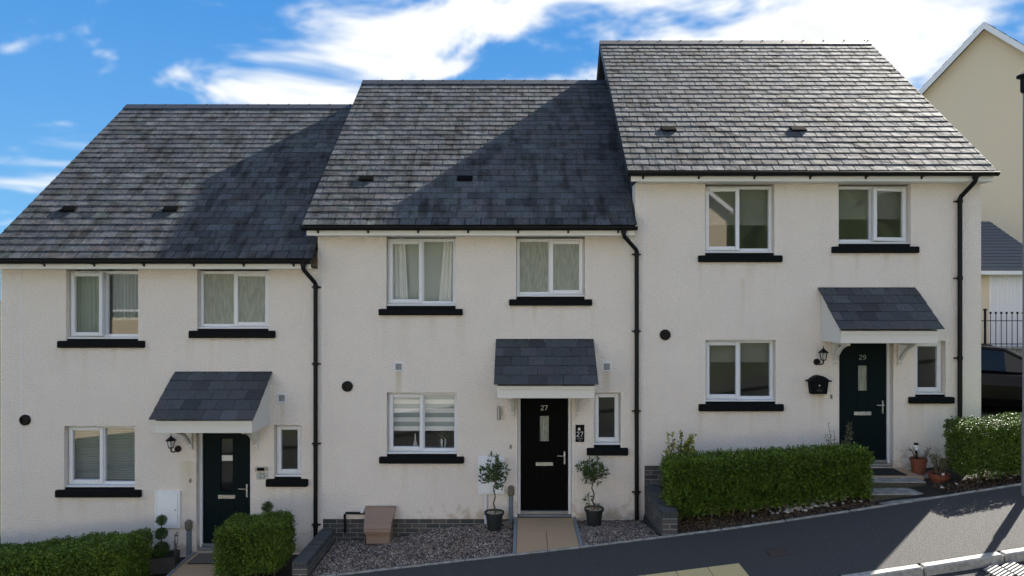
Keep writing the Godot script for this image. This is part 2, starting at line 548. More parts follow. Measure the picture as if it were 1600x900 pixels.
# w: x0, x1, bottom of the white cill, top; slab top and bottom of the black sill
func window(house: Node3D, w: Array, side: String, open := 0.0, frosted := false) -> Node3D:
	var x0: float = w[0] + 0.004
	var x1: float = w[1] - 0.004
	var y0: float = w[2] + 0.029
	var y1: float = w[3] - 0.004
	var o := part("window", house)
	var pane_m: Material = M.frosted if frosted else M.glass
	var st := begin()
	var mid := (x0 + x1) * 0.5
	bars(st, x0, x1, y0, y1, -0.175, -0.105, 0.052, 0.05)
	if side != "single":
		box(st, Vector3(mid - 0.03, y0 + 0.051, -0.174), Vector3(mid + 0.03, y1 - 0.053, -0.106), 0.005)
	obj("frame", st, M.upvc, o)
	boxm("cill", Vector3(w[0], w[2], -0.175), Vector3(w[1], w[2] + 0.028, -0.035), M.upvc, o, 0.006)
	# the opening light, hung at its outer side
	var sx0 := x0 + 0.022
	var sx1 := x1 - 0.022
	if side == "l":
		sx1 = mid + 0.012
	elif side == "r":
		sx0 = mid - 0.012
	var sash := part("sash", o)
	var hinge := sx0 if side != "r" else sx1
	sash.position = Vector3(hinge, 0, -0.105)
	var t := Transform3D(Basis.IDENTITY, Vector3(-hinge, 0, 0.105))
	st = begin()
	var sy0 := y0 + 0.018
	var sy1 := y1 - 0.03
	bars(st, sx0 - hinge, sx1 - hinge, sy0, sy1, -0.045, 0.022, 0.062, 0.064, 0.008)
	obj("sash_frame", st, M.upvc, sash)
	st = begin()
	box(st, Vector3(sx0 - hinge + 0.058, sy0 + 0.06, -0.014), Vector3(sx1 - hinge - 0.058, sy1 - 0.058, -0.004))
	obj("pane", st, pane_m, sash)
	if side != "single":
		var hx := sx1 - 0.03 - hinge if side == "l" else sx0 + 0.03 - hinge
		boxm("handle", Vector3(hx - 0.012, lerpf(sy0, sy1, 0.42), 0.0215 - 0.09), Vector3(hx + 0.012, lerpf(sy0, sy1, 0.42) + 0.11, -0.046), M.upvc, sash, 0.004)
	sash.rotation.y = deg_to_rad(-open if side != "r" else open)
	if side != "single":
		st = begin()
		var fx0 := mid + 0.028 if side == "l" else x0 + 0.05
		var fx1 := x1 - 0.05 if side == "l" else mid - 0.028
		box(st, Vector3(fx0, y0 + 0.048, -0.145), Vector3(fx1, y1 - 0.05, -0.135))
		obj("pane", st, pane_m, o)
	# trickle vent in the head
	boxm("trickle_vent", Vector3(x0 + 0.1, y1 - 0.022, -0.106), Vector3(x0 + 0.42, y1 - 0.006, -0.092), M.upvc, o, 0.003)
	# stone sill painted black: a lip under the frame and the long slab below it
	st = begin()
	box(st, Vector3(w[0] + 0.001, w[4] - 0.02, -0.2), Vector3(w[1] - 0.001, w[2] - 0.001, -0.02), 0.006)
	box(st, Vector3(w[0] - 0.118, w[5], -0.03), Vector3(w[1] + 0.118, w[4], 0.062), 0.012)
	obj("window_sill", st, M.black_sill, house)
	return o

func blind(o: Node3D, w: Array, drop: float, m: Material, z := -0.24) -> void:
	boxm("roller_blind", Vector3(w[0] + 0.02, w[3] - drop, z - 0.004), Vector3(w[1] - 0.02, w[3] + 0.02, z), m, o, 0.0)
	boxm("blind_bar", Vector3(w[0] + 0.02, w[3] - drop - 0.018, z - 0.008), Vector3(w[1] - 0.02, w[3] - drop, z + 0.004), m, o, 0.003)

func venetian(o: Node3D, w: Array, drop: float, m: Material) -> void:
	var st := begin()
	var y: float = w[3] - 0.03
	while y > w[3] - drop:
		box(st, Vector3(w[0] + 0.03, -0.001, -0.012), Vector3(w[1] - 0.03, 0.001, 0.012), 0.0, Transform3D(Basis(Vector3.RIGHT, 0.7), Vector3(0, y, -0.25)))
		y -= 0.03
	obj("venetian_blind", st, m, o)

func lettering(called: String, text: String, size: float, at: Vector3, m: Material, parent: Node, serif := false) -> void:
	var f := SystemFont.new()
	f.font_names = PackedStringArray(["Droid Serif" if serif else "Droid Sans"])
	f.font_weight = 400
	var t := TextMesh.new()
	t.text = text
	t.font = f
	t.font_size = 48
	t.pixel_size = size / 36.0
	t.depth = 0.004
	t.horizontal_alignment = HORIZONTAL_ALIGNMENT_CENTER
	t.vertical_alignment = VERTICAL_ALIGNMENT_CENTER
	var o := MeshInstance3D.new()
	o.name = called
	o.mesh = t
	o.material_override = m
	o.position = at
	parent.add_child(o, true)

func front_door(house: Node3D, cx: float, by: float, m: Material, number: String, slot: Array) -> void:
	var o := part("front_door", house)
	var st := begin()
	var x0 := cx - 0.395
	var x1 := cx + 0.395
	var y1 := by + 2.03
	box(st, Vector3(x0 - 0.05, by - 0.06, -0.19), Vector3(x0 - 0.002, y1 + 0.05, -0.1), 0.005)
	box(st, Vector3(x1 + 0.002, by - 0.06, -0.19), Vector3(x1 + 0.05, y1 + 0.05, -0.1), 0.005)
	box(st, Vector3(x0 - 0.002, y1 + 0.002, -0.19), Vector3(x1 + 0.002, y1 + 0.05, -0.101), 0.005)
	obj("door_frame", st, M.upvc, o)
	# leaf with a slot cut for its glazing
	var gx0: float = cx + slot[0]
	var gx1: float = cx + slot[1]
	var gy0: float = by + slot[2]
	var gy1: float = by + slot[3]
	st = begin()
	box(st, Vector3(x0, by, -0.17), Vector3(gx0, y1, -0.125), 0.004)
	box(st, Vector3(gx1, by, -0.17), Vector3(x1, y1, -0.125), 0.004)
	box(st, Vector3(gx0 - 0.001, by, -0.169), Vector3(gx1 + 0.001, gy0, -0.125), 0.0)
	box(st, Vector3(gx0 - 0.001, gy1, -0.169), Vector3(gx1 + 0.001, y1, -0.125), 0.0)
	obj("leaf", st, m, o)
	st = begin()
	bars(st, gx0 - 0.015, gx1 + 0.015, gy0 - 0.015, gy1 + 0.015, -0.135, -0.118, 0.02, 0.02, 0.004)
	obj("glazing_bead", st, m, o)
	st = begin()
	box(st, Vector3(gx0, gy0, -0.15), Vector3(gx1, gy1, -0.144))
	obj("pane", st, M.frosted if slot[3] - slot[2] < 0.6 else M.glass, o)
	boxm("letter_plate", Vector3(cx - 0.145, by + 0.735, -0.126), Vector3(cx + 0.145, by + 0.80, -0.112), M.chrome, o, 0.005)
	st = begin()
	box(st, Vector3(x1 - 0.075, by + 0.76, -0.126), Vector3(x1 - 0.045, by + 0.98, -0.114), 0.004)
	box(st, Vector3(x1 - 0.185, by + 0.9, -0.085), Vector3(x1 - 0.05, by + 0.918, -0.068), 0.005)
	box(st, Vector3(x1 - 0.067, by + 0.9, -0.115), Vector3(x1 - 0.05, by + 0.918, -0.07), 0.003)
	obj("door_handle", st, M.chrome, o)
	st = begin()
	box(st, Vector3(x0 - 0.002, by - 0.055, -0.18), Vector3(x1 + 0.002, by - 0.004, -0.085), 0.006)
	box(st, Vector3(x0 - 0.03, by - 0.1, -0.18), Vector3(x1 + 0.03, by - 0.058, -0.02), 0.006)
	obj("threshold", st, M.steel, o)
	if number != "":
		lettering("door_number", number, 0.085, Vector3(cx, by + 1.70, -0.124), M.steel, o)

func slate_piece(st: SurfaceTool, at: Callable, xa: float, xb: float, s0: float, s1: float, lift: float, col: Color, uvk: float, uvo: Vector2, skew := 0.0) -> void:
	var v: Array[Vector3] = []
	for k: Array in [[xa, s0 - skew, 0.0185 + lift], [xb, s0 + skew, 0.0185 + lift], [xb, s1, 0.001], [xa, s1, 0.001], [xa, s0 - skew, 0.0255 + lift], [xb, s0 + skew, 0.0255 + lift], [xb, s1, 0.008], [xa, s1, 0.008]]:
		v.append(at.call(k[0], k[1], k[2]))
	var c := (v[0] + v[6]) * 0.5
	st.set_color(col)
	for f: Array in [[4, 5, 6, 7], [0, 1, 5, 4], [0, 3, 7, 4], [1, 2, 6, 5]]:
		var u: Array[Vector2] = []
		for i: int in f:
			u.append(Vector2((xa if i in [0, 3, 4, 7] else xb) * uvk, -(s0 if i in [0, 1, 4, 5] else s1) * uvk) + uvo)
		var mid := (v[f[0]] + v[f[2]]) * 0.5
		quad(st, v[f[0]], v[f[1]], v[f[2]], v[f[3]], mid - c, u[0], u[1], u[2], u[3])

func slate_tone() -> Color:
	var v := clampf(rng.randfn(1.0, 0.16), 0.6, 1.5)
	var c := Color(0.097, 0.105, 0.113)
	var k := rng.randf()
	if k < 0.12:
		c = Color(0.103, 0.101, 0.106)
	elif k < 0.22:
		c = Color(0.092, 0.105, 0.104)
	elif k < 0.27:
		v *= 0.65
	return Color(c.r * v, c.g * v, c.b * v)

const RUN := 4.2
const RISE := 3.62
func roof(house: Node3D, x0: float, x1: float, ye: float, m: Material, uvo: Vector2, vents: Array) -> void:
	var o := part("roof", house)
	var length := sqrt(RUN * RUN + RISE * RISE)
	var up := Vector3(0, RISE, -RUN) / length
	var out := Vector3(0, RUN, RISE) / length
	var org := Vector3(0, ye, 0.30)
	var at := func(x: float, s: float, h: float) -> Vector3: return org + Vector3(x, 0, 0) + up * s + out * h
	# boarded deck under the front slates, and the far slope
	var st := begin()
	for s: float in [1.0, -1.0]:
		var a: Array[Vector3] = []
		for k: Array in [[0.03, 0.0], [length - 0.01, 0.0], [length - 0.01, -0.12], [0.03, -0.12]]:
			var p: Vector3 = at.call(0.0, k[0], k[1] - 0.004)
			if s < 0.0:
				p.z = -7.8 - p.z
			a.append(p)
		var xa := Vector3(x0 + 0.02, 0, 0)
		var xb := Vector3(x1 - 0.02, 0, 0)
		var mid := (a[0] + a[2]) * 0.5
		for i in 4:
			quad(st, a[i] + xa, a[(i + 1) % 4] + xa, a[(i + 1) % 4] + xb, a[i] + xb, (a[i] + a[(i + 1) % 4]) * 0.5 - mid)
		quad(st, a[0] + xa, a[1] + xa, a[2] + xa, a[3] + xa, Vector3.LEFT)
		quad(st, a[0] + xb, a[1] + xb, a[2] + xb, a[3] + xb, Vector3.RIGHT)
	obj("roof_deck", st, M.deck, o)
	st = begin()
	var r0: Vector3 = at.call(0.0, 0.0, 0.02)
	var r1: Vector3 = at.call(0.0, length, 0.02)
	quad(st, Vector3(x0, r0.y, -7.8 - r0.z), Vector3(x1, r0.y, -7.8 - r0.z), Vector3(x1, r1.y, -7.8 - r1.z), Vector3(x0, r1.y, -7.8 - r1.z), Vector3(0, 1, -1))
	obj("rear_slope", st, M.far_slate, o)
	# slates, laid to half bond from the eaves up
	var gauge := length / 29.0
	var wide := 0.262
	var rest := begin()
	var made := 0
	for r in 29:
		var s0 := r * gauge
		var x := x0 - (wide * 0.5 if r % 2 else 0.0) - 0.02
		while x < x1 - 0.03:
			var jit := rng.randf_range(-0.003, 0.003)
			var xa := maxf(x + 0.006 + rng.randf_range(0.0, 0.003), x0 + 0.001)
			var xb := minf(x + wide - 0.007, x1 - 0.001)
			x += wide
			if xb - xa < 0.03:
				continue
			var one := r < 13
			var to := begin() if one else rest
			slate_piece(to, at, xa, xb, s0 + jit, minf(s0 + 0.40, length - 0.002), rng.randf_range(0.0, 0.003), slate_tone(), 1.0 / 5.6, uvo, rng.randf_range(-0.002, 0.002))
			if one:
				obj("slate", to, m, o)
				made += 1
	var upper := obj("upper_slates", rest, m, o)
	upper.set_meta("kind", "stuff")
	# ridge tiles
	var x := x0
	var apex: Vector3 = at.call(0.0, length, 0.0)
	while x < x1 - 0.05:
		st = begin()
		var xb := minf(x + 0.447, x1)
		var tip := apex + Vector3(0, 0.045, 0)
		for s: float in [1.0, -1.0]:
			var d := Vector3(0, -RISE, RUN * s) / length
			var n := Vector3(0, RUN, RISE * s) / length
			var ia := tip + d * 0.2
			quad(st, tip + Vector3(x, 0, 0), tip + Vector3(xb, 0, 0), ia + Vector3(xb, 0, 0), ia + Vector3(x, 0, 0), n)
			quad(st, ia + Vector3(x, 0, 0), ia + Vector3(xb, 0, 0), ia - n * 0.016 + Vector3(xb, 0, 0), ia - n * 0.016 + Vector3(x, 0, 0), d)
			quad(st, tip + Vector3(x, 0, 0), tip - n * 0.016 + Vector3(x, 0, 0), ia - n * 0.016 + Vector3(x, 0, 0), ia + Vector3(x, 0, 0), Vector3.LEFT)
			quad(st, tip + Vector3(xb, 0, 0), tip - n * 0.016 + Vector3(xb, 0, 0), ia - n * 0.016 + Vector3(xb, 0, 0), ia + Vector3(xb, 0, 0), Vector3.RIGHT)
		# raised collar at the joint
		box(st, tip + Vector3(xb - 0.03, -0.02, -0.022), tip + Vector3(xb - 0.003, 0.007, 0.022), 0.006)
		obj("ridge_tile", st, M.ridge, o)
		x += 0.45
	# slate vents
	for v: float in vents:
		st = begin()
		var t := Transform3D(Basis(Vector3.RIGHT, out, -up), at.call(v, 1.42, 0.0))
		box(st, Vector3(-0.135, 0.02, -0.06), Vector3(0.135, 0.05, 0.085), 0.01, t)
		box(st, Vector3(-0.12, 0.028, 0.06), Vector3(0.12, 0.044, 0.09), 0.0, t)
		obj("slate_vent", st, M.vent_black, o)
	# verge boards
	for xv: float in [x0 + 0.012, x1 - 0.037]:
		if xv > x0 + 1.0 and x1 < 7.0:
			continue  # this end abuts the next house
		st = begin()
		var a: Vector3 = at.call(xv, 0.05, -0.006)
		var b: Vector3 = at.call(xv, length - 0.02, -0.006)
		var w := Vector3(0.024, 0, 0)
		var dn := -out * 0.16
		quad(st, a, b, b + dn, a + dn, Vector3.LEFT)
		quad(st, a + w, b + w, b + dn + w, a + dn + w, Vector3.RIGHT)
		quad(st, a + dn, b + dn, b + dn + w, a + dn + w, -out)
		quad(st, a, a + w, a + dn + w, a + dn, -up)
		obj("verge_board", st, M.fascia if xv > x0 + 1.0 else M.ridge, o)

func eaves(house: Node3D, x0: float, x1: float, ye: float, outlet: float, pipe: float, foot: float) -> void:
	boxm("fascia", Vector3(x0 + 0.06, ye - 0.15, 0.236), Vector3(x1 - 0.03, ye - 0.03, 0.26), M.fascia, house, 0.004)
	boxm("soffit", Vector3(x0 + 0.17, ye - 0.15, 0.001), Vector3(x1 - 0.04, ye - 0.138, 0.235), M.fascia, house, 0.0)
	var g := part("gutter", house)
	var st := begin()
	var c := Vector3(0, ye - 0.02, 0.318)
	for k in 10:
		var a := PI + PI * k / 10.0
		var b := PI + PI * (k + 1) / 10.0
		for r: float in [0.056, 0.051]:
			var pa := c + Vector3(0, sin(a) * r, cos(a) * r)
			var pb := c + Vector3(0, sin(b) * r, cos(b) * r)
			quad(st, pa + Vector3(x0, 0, 0), pa + Vector3(x1, 0, 0), pb + Vector3(x1, 0, 0), pb + Vector3(x0, 0, 0), (pa + pb - c * 2.0) * (1.0 if r > 0.053 else -1.0))
		for xe: float in [x0, x1]:
			tri(st, c + Vector3(xe, 0, 0), c + Vector3(xe, sin(a) * 0.056, cos(a) * 0.056), c + Vector3(xe, sin(b) * 0.056, cos(b) * 0.056), Vector3.LEFT if xe == x0 else Vector3.RIGHT)
	tube(st, [c + Vector3(x0, 0.0, 0.056), c + Vector3(x1, 0.0, 0.056)], [0.006, 0.006], 6)
	obj("channel", st, M.black_plastic, g)
	var n := 7
	for i in n:
		var x := lerpf(x0 + 0.25, x1 - 0.3, i / (n - 1.0))
		st = begin()
		box(st, Vector3(x - 0.016, ye - 0.115, 0.2605), Vector3(x + 0.016, ye - 0.02, 0.272), 0.003)
		box(st, Vector3(x - 0.012, ye - 0.085, 0.272), Vector3(x + 0.012, ye - 0.076, 0.33), 0.002)
		obj("bracket", st, M.black_plastic, g)
	var d := part("downpipe", house)
	st = begin()
	var y := ye - 0.09
	var r := 0.035
	var pts: Array = [Vector3(outlet, y + 0.03, 0.318), Vector3(outlet, y - 0.05, 0.318), Vector3(lerpf(outlet, pipe, 0.08), y - 0.085, 0.295), Vector3(lerpf(outlet, pipe, 0.92), y - 0.27, 0.085), Vector3(pipe, y - 0.31, 0.06), Vector3(pipe, y - 0.4, 0.06), Vector3(pipe, foot, 0.06)]
	tube(st, pts, [r, r, r, r, r, r, r], 12)
	tube(st, [Vector3(outlet, y + 0.03, 0.318), Vector3(outlet, y - 0.03, 0.318)], [0.043, 0.043], 12)
	obj("pipe", st, M.black_plastic, d)
	for dy: float in [0.44, 1.70, 3.01, 4.34]:
		var yc := ye - dy
		if yc < foot + 0.1:
			continue
		st = begin()
		tube(st, [Vector3(pipe, yc - 0.03, 0.06), Vector3(pipe, yc + 0.03, 0.06)], [0.043, 0.043], 12)
		box(st, Vector3(pipe - 0.075, yc - 0.012, 0.0), Vector3(pipe + 0.075, yc + 0.012, 0.03), 0.004)
		obj("pipe_clip", st, M.black_plastic, d)

func canopy(house: Node3D, cx: float, top: float, m: Material) -> void:
	var o := part("porch_canopy", house)
	var run := 0.80
	var rise := 0.66
	var length := sqrt(run * run + rise * rise)
	var up := Vector3(0, rise, -run) / length
	var out := Vector3(0, run, rise) / length
	var org := Vector3(cx, top - rise, run)
	var at := func(x: float, s: float, h: float) -> Vector3: return org + Vector3(x, 0, 0) + up * s + out * h
	var gauge := length / 5.0
	for r in 5:
		var x := -0.802 - (0.13 if r % 2 else 0.0)
		while x < 0.79:
			var xa := maxf(x + 0.002, -0.802)
			var xb := minf(x + 0.265, 0.802)
			x += 0.268
			if xb - xa < 0.05:
				xb += 0.0
				continue
			var st := begin()
			slate_piece(st, at, xa, xb, r * gauge, minf(r * gauge + 0.36, length), rng.randf_range(0.0, 0.003), slate_tone(), 1.0 / 3.0, Vector2(cx, 0))
			obj("slate", st, m, o)
	# copper-headed nails show as dark dots along the top course
	var st: SurfaceTool
	for i in 8:
		var p: Vector3 = at.call(-0.7 + i * 0.2, length - 0.04, 0.018)
		boxm("nail_head", p - Vector3.ONE * 0.008, p + Vector3.ONE * 0.008, M.deck, o, 0.0)
	boxm("fascia", Vector3(cx - 0.75, top - rise - 0.205, 0.70), Vector3(cx + 0.75, top - rise - 0.02, 0.725), M.timber_white, o, 0.004)
	boxm("fascia_cap", Vector3(cx - 0.753, top - rise - 0.075, 0.7255), Vector3(cx + 0.753, top - rise - 0.012, 0.742), M.timber_white, o, 0.004)
	boxm("soffit", Vector3(cx - 0.74, top - rise - 0.19, 0.002), Vector3(cx + 0.74, top - rise - 0.175, 0.699), M.timber_white, o, 0.0)
	for s: float in [-1.0, 1.0]:
		st = begin()
		var xo := cx + s * 0.75
		var xi := cx + s * 0.728
		var poly: Array = [Vector3(0, top - rise - 0.205, 0.002), Vector3(0, top - rise - 0.205, 0.6995), Vector3(0, top - rise + 0.03, 0.6995), Vector3(0, top - 0.03, 0.002)]
		for x: float in [xo, xi]:
			var q := Vector3(x, 0, 0)
			quad(st, q + poly[0], q + poly[1], q + poly[2], q + poly[3], Vector3(s if x == xo else -s, 0, 0))
		quad(st, Vector3(xo, poly[0].y, poly[0].z), Vector3(xo, poly[1].y, poly[1].z), Vector3(xi, poly[1].y, poly[1].z), Vector3(xi, poly[0].y, poly[0].z), Vector3.DOWN)
		obj("cheek_board", st, M.timber_white, o)
		# gallows bracket
		st = begin()
		var bx := cx + s * 0.535
		var by := top - rise - 0.205
		box(st, Vector3(bx - 0.034, by - 0.40, 0.002), Vector3(bx + 0.034, by - 0.001, 0.05), 0.006)
		box(st, Vector3(bx - 0.032, by - 0.055, 0.051), Vector3(bx + 0.032, by - 0.002, 0.52), 0.006)
		var prev := Vector3(bx, by - 0.30, 0.06)
		for i in 6:
			var u := (i + 1) / 6.0
			var nxt := Vector3(bx, by - 0.30 + 0.26 * u - 0.05 * sin(u * PI) * -1.0, 0.06 + 0.38 * u)
			var dir := (nxt - prev).normalized()
			box(st, Vector3(-0.024, -0.024, 0.0), Vector3(0.024, 0.024, (nxt - prev).length() + 0.012), 0.004, Transform3D(Basis(Vector3.RIGHT, dir.cross(Vector3.RIGHT).normalized(), dir), prev))
			prev = nxt
		obj("bracket", st, M.timber_white, o)
		for y: float in [by - 0.05, by - 0.365]:
			st = begin()
			tube(st, [Vector3(bx, y, 0.048), Vector3(bx, y, 0.055)], [0.011, 0.011], 8)
			obj("bolt", st, M.steel, o)
	# lead where the canopy meets the wall
	st = begin()
	quad(st, Vector3(cx - 0.80, top + 0.012, 0.004), Vector3(cx + 0.80, top + 0.012, 0.004), at.call(0.80, length - 0.012, 0.019), at.call(-0.80, length - 0.012, 0.019), Vector3(0, 1, 1))
	obj("flashing", st, M.lead, o)

func bricks(parent: Node, x0: float, x1: float, top: float, courses: int, z: float) -> void:
	for r in courses:
		var y := top - 0.0745 * (r + 1)
		var x := x0 - (0.112 if r % 2 else 0.0)
		while x < x1:
			var xa := maxf(x, x0)
			var xb := minf(x + 0.216, x1)
			x += 0.226
			if xb - xa < 0.04:
				continue
			boxm("brick", Vector3(xa, y, z - 0.03), Vector3(xb, y + 0.065, z + rng.randf_range(-0.002, 0.002)), M.brick[rng.randi() % 5], parent, 0.004)

func square_vent(house: Node3D, x: float, y: float) -> void:
	var o := part("air_vent", house)
	var st := begin()
	bars(st, x - 0.075, x + 0.075, y - 0.075, y + 0.075, 0.0, 0.016, 0.022, 0.022, 0.003)
	box(st, Vector3(x - 0.055, y - 0.055, 0.001), Vector3(x + 0.055, y + 0.055, 0.004))
	obj("vent_frame", st, M.duct_cap if false else M.upvc, o)
	st = begin()
	for i in 6:
		box(st, Vector3(x - 0.052, y - 0.05 + i * 0.0185, 0.005), Vector3(x + 0.052, y - 0.042 + i * 0.0185, 0.013))
	for i in 5:
		box(st, Vector3(x - 0.044 + i * 0.02, y - 0.052, 0.004), Vector3(x - 0.038 + i * 0.02, y + 0.052, 0.0125))
	obj("louvre", st, M.edging, o)

func round_flue(house: Node3D, x: float, y: float) -> void:
	var st := begin()
	var prof: Array = [[0.088, 0.0], [0.088, 0.03], [0.07, 0.045], [0.055, 0.045], [0.05, 0.02], [0.0, 0.02]]
	for i in prof.size() - 1:
		for k in 24:
			var a := TAU * k / 24.0
			var b := TAU * (k + 1) / 24.0
			var p: Array = prof[i]
			var q: Array = prof[i + 1]
			var c := Vector3(x, y, 0.02)
			var pa := Vector3(x + cos(a) * p[0], y + sin(a) * p[0], p[1])
			var pb := Vector3(x + cos(b) * p[0], y + sin(b) * p[0], p[1])
			var qa := Vector3(x + cos(a) * q[0], y + sin(a) * q[0], q[1])
			var qb := Vector3(x + cos(b) * q[0], y + sin(b) * q[0], q[1])
			quad(st, pa, pb, qb, qa, (pa - c) if i < 3 else Vector3.BACK)
	obj("flue_outlet", st, M.black_plastic, house)

# d: everything measured for one house
func terrace_house(d: Dictionary) -> Node3D:
	var h := thing("terrace_house", d.label, "house", Vector3.ZERO, "rendered houses of the stepped terrace")
	var ye: float = d.eaves
	var top := ye - 0.139
	var low: float = d.low
	var holes: Array = []
	for w: Array in d.windows:
		holes.append([w[0], w[1], w[4] - 0.01, w[3] if w[3] < top - 0.05 else top + 1.0])
	holes.append([d.door - 0.447, d.door + 0.447, d.step - 0.1, d.step + 2.08])
	for n: Array in d.notches:
		holes.append(n)
	var u0 := Vector2(d.x0 - 0.2, low - 0.1)
	var drips: Array = []
	for w: Array in d.windows:
		for x: float in [w[0] - 0.09, w[1] + 0.09, w[0] + 0.3, w[1] - 0.4]:
			drips.append([x, w[5], rng.randf_range(0.3, 0.8), rng.randf_range(0.05, 0.14), rng.randf_range(0.04, 0.1)])
	for v: Array in d.vents:
		drips.append([v[0] - 0.01, v[1] - 0.08, 0.55, 0.07, 0.2])
	for v: Array in d.extra:
		drips.append(v)
	var wm := render_material(d.seed, u0.x, u0.y, 6.4, drips, garden)
	d.wall_material = wm
	var st := begin()
	wall_grid(st, d.x0, d.x1, low, top, 0.3, holes, u0, 6.4)
	obj("front_wall", st, wm, h)
	# gable walls, rear wall
	for side in 2:
		st = begin()
		var xa: float = d.x0 if side == 0 else d.x1 - 0.25
		var poly: Array = [Vector2(-0.301, low), Vector2(-7.5, low), Vector2(-7.5, ye - 0.1), Vector2(-3.9, ye + RISE - 0.16), Vector2(-0.301, ye + 0.36)]
		for x: float in [xa, xa + 0.25]:
			for i in range(1, 4):
				tri(st, Vector3(x, poly[0].y, poly[0].x), Vector3(x, poly[i].y, poly[i].x), Vector3(x, poly[i + 1].y, poly[i + 1].x), Vector3(-1.0 if x == xa else 1.0, 0, 0))
		for i in 5:
			var p: Vector2 = poly[i]
			var q: Vector2 = poly[(i + 1) % 5]
			quad(st, Vector3(xa, p.y, p.x), Vector3(xa + 0.25, p.y, p.x), Vector3(xa + 0.25, q.y, q.x), Vector3(xa, q.y, q.x), Vector3(0, (p.y + q.y) * 0.5 - ye + 2.0, (p.x + q.x) * 0.5 + 3.9))
		obj("gable_wall", st, M.lead if side == 0 and d.x0 > -5.0 else M.plain_render, h)
	boxm("rear_wall", Vector3(d.x0 + 0.251, low, -7.5), Vector3(d.x1 - 0.251, ye - 0.1, -7.25), M.plain_render, h, 0.0)
	# rooms: floors, ceiling, back and cross walls
	st = begin()
	var fl: float = d.step + 2.36
	for y: Array in [[d.step - 0.12, 0.1], [fl, 0.2], [top + 0.02, 0.08]]:
		box(st, Vector3(d.x0 + 0.252, y[0], -4.2), Vector3(d.x1 - 0.252, y[0] + y[1], -0.302))
	box(st, Vector3(d.x0 + 0.252, d.step, -4.3), Vector3(d.x1 - 0.252, top, -4.201))
	box(st, Vector3(d.door - 0.75, d.step - 0.02, -4.2), Vector3(d.door - 0.65, fl - 0.002, -0.302))
	box(st, Vector3(d.door - 0.95, fl + 0.201, -4.2), Vector3(d.door - 0.85, top + 0.019, -0.302))
	obj("interior", st, M.room, h)
	# windows and their dressings
	var wn: Array = []
	for i in 4:
		var w: Array = d.windows[i]
		wn.append(window(h, w, d.sides[i], d.open[i], d.frosted[i]))
	d.made = wn
	front_door(h, d.door, d.step, d.door_material, d.number, d.slot)
	if d.number == "":
		boxm("paper_note", Vector3(d.door - 0.09, d.step + 1.36, -0.1435), Vector3(d.door + 0.09, d.step + 1.455, -0.1425), M.paper, h.get_node("front_door"), 0.0)
	canopy(h, d.door + 0.002, d.canopy, M.canopy_slate)
	roof(h, d.roof0, d.roof1, ye, d.slates, d.uv, d.roof_vents)
	eaves(h, d.roof0, d.roof1, ye, d.outlet, d.pipe, d.foot)
	for v: Array in d.vents:
		square_vent(h, v[0], v[1])
	round_flue(h, d.flue[0], d.flue[1])
	boxm("joint_bead", Vector3(d.bead - 0.007, d.bead_low, 0.0), Vector3(d.bead + 0.007, top - 0.001, 0.005), M.upvc, h, 0.002)
	return h

# ------------------------------------------------------------------ plants
func leaf(st: SurfaceTool, base: Vector3, dir: Vector3, wide: float, roll: float, col: Color) -> void:
	var side := dir.cross(Vector3(0.31, 0.9, 0.17)).normalized().rotated(dir.normalized(), roll)
	var n := side.cross(dir).normalized()
	var tip := base + dir
	var mid := base + dir * 0.45
	var l := mid + side * wide - n * wide * 0.35
	var r := mid - side * wide - n * wide * 0.35
	st.set_color(col)
	tri(st, base, l, tip, n)
	tri(st, base, tip, r, n)

func clump_mesh(count: int, len: float, spread: float) -> Mesh:
	var st := begin()
	for i in count:
		var d := Vector3(rng.randfn(), rng.randfn() + 0.9, rng.randfn()).normalized()
		var b := Vector3(rng.randfn(), rng.randfn(), rng.randfn()) * spread
		var v := rng.randf_range(0.7, 1.3)
		leaf(st, b, d * len * rng.randf_range(0.7, 1.25), len * 0.27, rng.randf() * TAU, Color(v, v, v * 0.9))
	return st.commit()

var patchy := FastNoiseLite.new()
func scatter(called: String, parent: Node, mesh: Mesh, places: Array, palette: Array, m: Material, smin := 0.8, smax := 1.25) -> MultiMeshInstance3D:
	var mm := MultiMesh.new()
	mm.transform_format = MultiMesh.TRANSFORM_3D
	mm.use_colors = true
	mm.mesh = mesh
	mm.instance_count = places.size()
	for i in places.size():
		var n: Vector3 = places[i][1]
		var s := n.cross(Vector3(0.12, 0.35, 0.93)).normalized()
		var b := Basis(s, n, s.cross(n)).rotated(n, rng.randf() * TAU).scaled(Vector3.ONE * rng.randf_range(smin, smax))
		mm.set_instance_transform(i, Transform3D(b, places[i][0]))
		var c: Color = palette[rng.randi() % palette.size()]
		var pp: Vector3 = places[i][0]
		var v := rng.randf_range(0.7, 1.3) * (1.0 + 0.45 * patchy.get_noise_3d(pp.x, pp.y, pp.z))
		mm.set_instance_color(i, Color(c.r * v, c.g * v, c.b * v))
	var o := MultiMeshInstance3D.new()
	o.name = called
	o.multimesh = mm
	o.material_override = m
	o.set_meta("kind", "stuff")
	parent.add_child(o, true)
	return o

var privet := [Color(0.085, 0.145, 0.016), Color(0.075, 0.132, 0.015), Color(0.1, 0.16, 0.018), Color(0.068, 0.122, 0.015), Color(0.115, 0.172, 0.02)]

